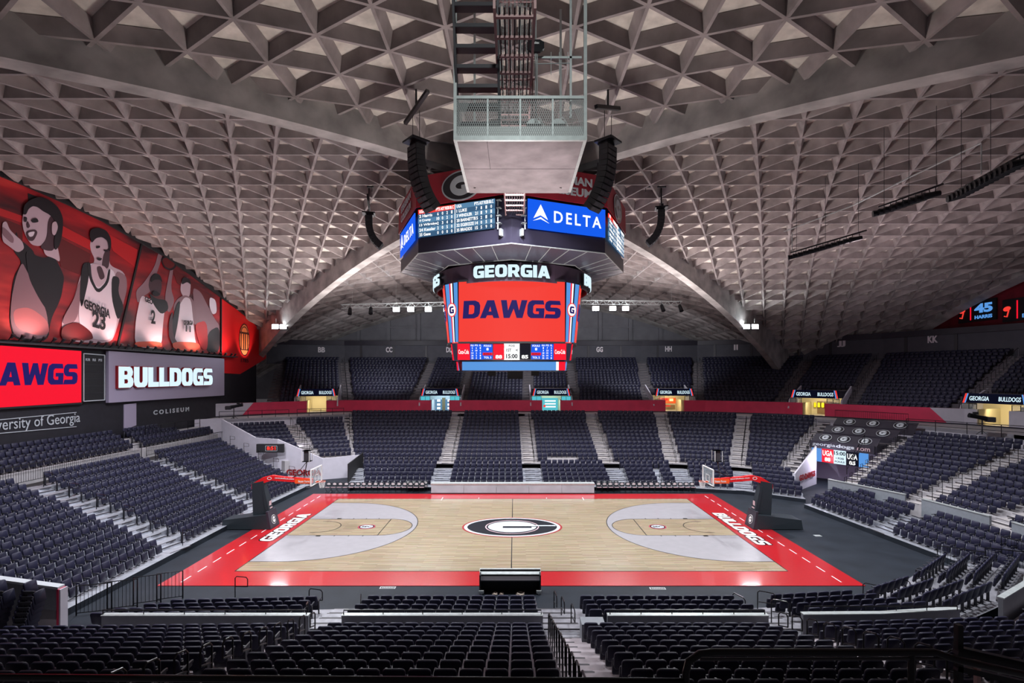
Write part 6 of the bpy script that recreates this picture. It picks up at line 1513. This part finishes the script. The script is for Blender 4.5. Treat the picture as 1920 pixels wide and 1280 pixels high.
# ---------------------------------------------------------------- retired-number panels on the right red wall
for k, (px, py, num, nm) in enumerate(((1832, 583, '45', 'HARRIS'), (1922, 578, '5', 'EDWARDS'))):
    c = atx(px, py, 55.45); r = Vector((0, -1, 0)); w = 3.9
    t = thing('number_panel', f'lit black panel with number {num} and name {nm} on the red wall', 'sign', c, 0, 'number panels on the red wall')
    mb = MB(); mb.box((0, 0, 0), (.15, 4.9, 2.5)); mb.build('panel', M['blackmat'], t)
    mb = MB(); o = Vector((-.1, 0, 0)); put_letters(mb, num, o+r*.9+Z_*.28, r, UPN, 2.3 if len(num) == 2 else 1.2, 1.1, 'sans', .03, .05); put_letters(mb, nm, o+r*.9+Z_*-.75, r, UPN, 2.2, .42, 'sans', .03, .03); mb.build('lettering', M['ledsky'], t)
    mb = MB(); mb.box((-.1, .75, 0), (.04, .12, 2.0)); mb.build('divider', M['ledredl'], t)
    mb = MB(); shape(mb, [ell(.42, .28, 20)], o+r*-1.9+Z_*.2, r, Vector((0, -.3, 1)).normalized(), .03); mb.tube([o+r*-1.7+Z_*0, o+r*-1.9+Z_*-.7, o+r*-2.2+Z_*-.6], .07, 6); mb.build('flame_emblem', M['ledred'], t)

# ---------------------------------------------------------------- floodlights, trusses and lighting bars
def flood(p, lab, grp, n=1):
    t = thing('floodlight', lab, 'floodlight', p, 0, grp)
    mb = MB(); mb.box((0, .2, 0), (.85, .35, .6)); mb.build('housing', M['steeldark'], t)
    mb = MB(); mb.box((0, 0, 0), (.74, .05, .48)); mb.build('lens', M['lamp_on'], t)
    mb = MB(); mb.tube([(0, .2, .3), (0, .2, 1.0)], .03, 6); mb.build('bracket', M['steel'], t)
for k, px in enumerate((516, 531)): flood(at(px, 612, 61), ['lit twin floodlight beside the left wall, its left lamp', 'lit twin floodlight beside the left wall, its right lamp'][k], 'twin floodlights over the far corners')
for k, px in enumerate((1400, 1416)): flood(at(px, 612, 61), ['lit twin floodlight above the II letters, its left lamp', 'lit twin floodlight above the II letters, its right lamp'][k], 'twin floodlights over the far corners')
for k, px in enumerate((743, 770, 803, 838)): flood(at(px, 580, 62), f'lit floodlight on the far left truss, {ORD[4-k]} out from the scoreboard', 'floodlights on the far trusses')
for k, px in enumerate((1117, 1149, 1173)): flood(at(px, 578, 62), f'lit floodlight on the far right truss, {ORD[k+1]} out from the scoreboard', 'floodlights on the far trusses')
def truss(a, b, lab, n=14, h=.45, drops=()):
    a, b = Vector(a), Vector(b); t = thing('lighting_truss', lab, 'truss', a); d = b-a; mb = MB(); side = Vector((-d.y, d.x, 0)).normalized()*h/2
    for o in (side, -side): mb.tube([o, d+o], .035, 6)
    mb.tube([Z_*-h, d+Z_*-h], .035, 6); mb.build('chord', M['steel'], t)
    mb = MB()
    for k in range(n):
        p, q = d*(k/n), d*((k+1)/n); m = (p+q)/2-Z_*h
        for o in (side, -side): mb.tube([p+o, m], .018, 4); mb.tube([m, q+o], .018, 4)
        mb.tube([p-side, q+side], .018, 4)
    mb.build('lattice', M['steel'], t)
    mb = MB()
    for f in (.1, .5, .9):
        p = d*f; w = a+p; zr = HV(min(abs(w.x), abs(w.y-CY)))-.3-w.z; mb.tube([p, p+Z_*zr], .012, 5)
    mb.build('hanger', M['steel'], t)
    for f, zz in drops:
        mb = MB(); p = d*f; mb.tube([p, p+Z_*-.5], .04, 6); mb.tube([p+Vector((0, 0, -.5)), p+Vector((.1, -.45, -1.25))], [.2, .26], 10); mb.build('spotlight', M['black'], t)
truss(at(640, 571, 62), at(845, 566, 62), 'grey lighting truss far left of the scoreboard', drops=((.08, 0), (.27, 0)))
truss(at(1090, 563, 62), at(1278, 565, 62), 'grey lighting truss far right of the scoreboard', drops=((.8, 0), (.98, 0)))
def lightbar(a, b, n, lab):
    a, b = Vector(a), Vector(b); t = thing('stage_light_bar', lab, 'lighting bar', a, 0, 'stage light bars below the right vault'); d = b-a; mb = MB(); mb.tube([-d*.05, d*1.05], .05, 6); mb.build('bar', M['black'], t)
    for k in range(n):
        p = d*((k+.5)/n); s = 1 if k % 2 else -1; mb = MB(); mb.tube([p, p+Vector((s*.05, 0, -.28))], .02, 5); mb.tube([p+Vector((.12, -.1, -.34)), p+Vector((-.42, .12, -.42))], [.12, .16], 9); mb.tube([p+Vector((-.42, .12, -.42)), p+Vector((-.5, .15, -.43))], .17, 9); mb.build('spotlight', M['black'], t)
    mb = MB()
    for f in (.05, .5, .95):
        p = d*f; w = a+p; u = min(abs(w.x), abs(w.y-CY)); zr = HV(w.y-CY)-w.z; mb.tube([p, p+Z_*zr], .012, 5)
    mb.build('hanger', M['steeldark'], t)
lightbar(at(1488, 472, 36), at(1617, 434, 31), 12, 'black bar of stage spotlights under the right vault, the farthest')
lightbar(at(1653, 386, 26.2), at(1762, 347, 23.2), 9, 'black bar of stage spotlights under the right vault, the middle one')
lightbar(at(1797, 356, 24), at(1930, 283, 20), 14, 'black bar of stage spotlights at the right edge, the nearest')
mb = MB(); pts = [at(1470, 434, 37.0), at(1600, 385, 33), at(1700, 335, 29), at(1840, 268, 25.5)]; mb.tube([p+Z_*.0 for p in pts], .045, 6)
for q in (pts[0]+Vector((.6, 0, 0)), pts[3]): mb.tube([q, q-Z_*1.6], .03, 6)
tag(mb.build('roof_conduit', M['steel']), 'thin grey conduit slanting below the ribs of the right vault', 'conduit')
for k, (x0, x1, px, py, Y, lab) in enumerate(((0, 0, 712, 350, 36, 'black suspension bar over the small left speaker array'), (0, 0, 1225, 350, 36, 'black suspension bar over the small right speaker array'))):
    a = at(px-24, py, Y); b = at(px+24, py, Y); mb = MB(); mb.tube([a, b], .06, 6)
    for f in (.2, .8): p = a.lerp(b, f); mb.tube([p, p+Z_*(HV(p.y-CY)-p.z)], .02, 5)
    tag(mb.build('suspension_bar', M['black']), lab, 'suspension bar')
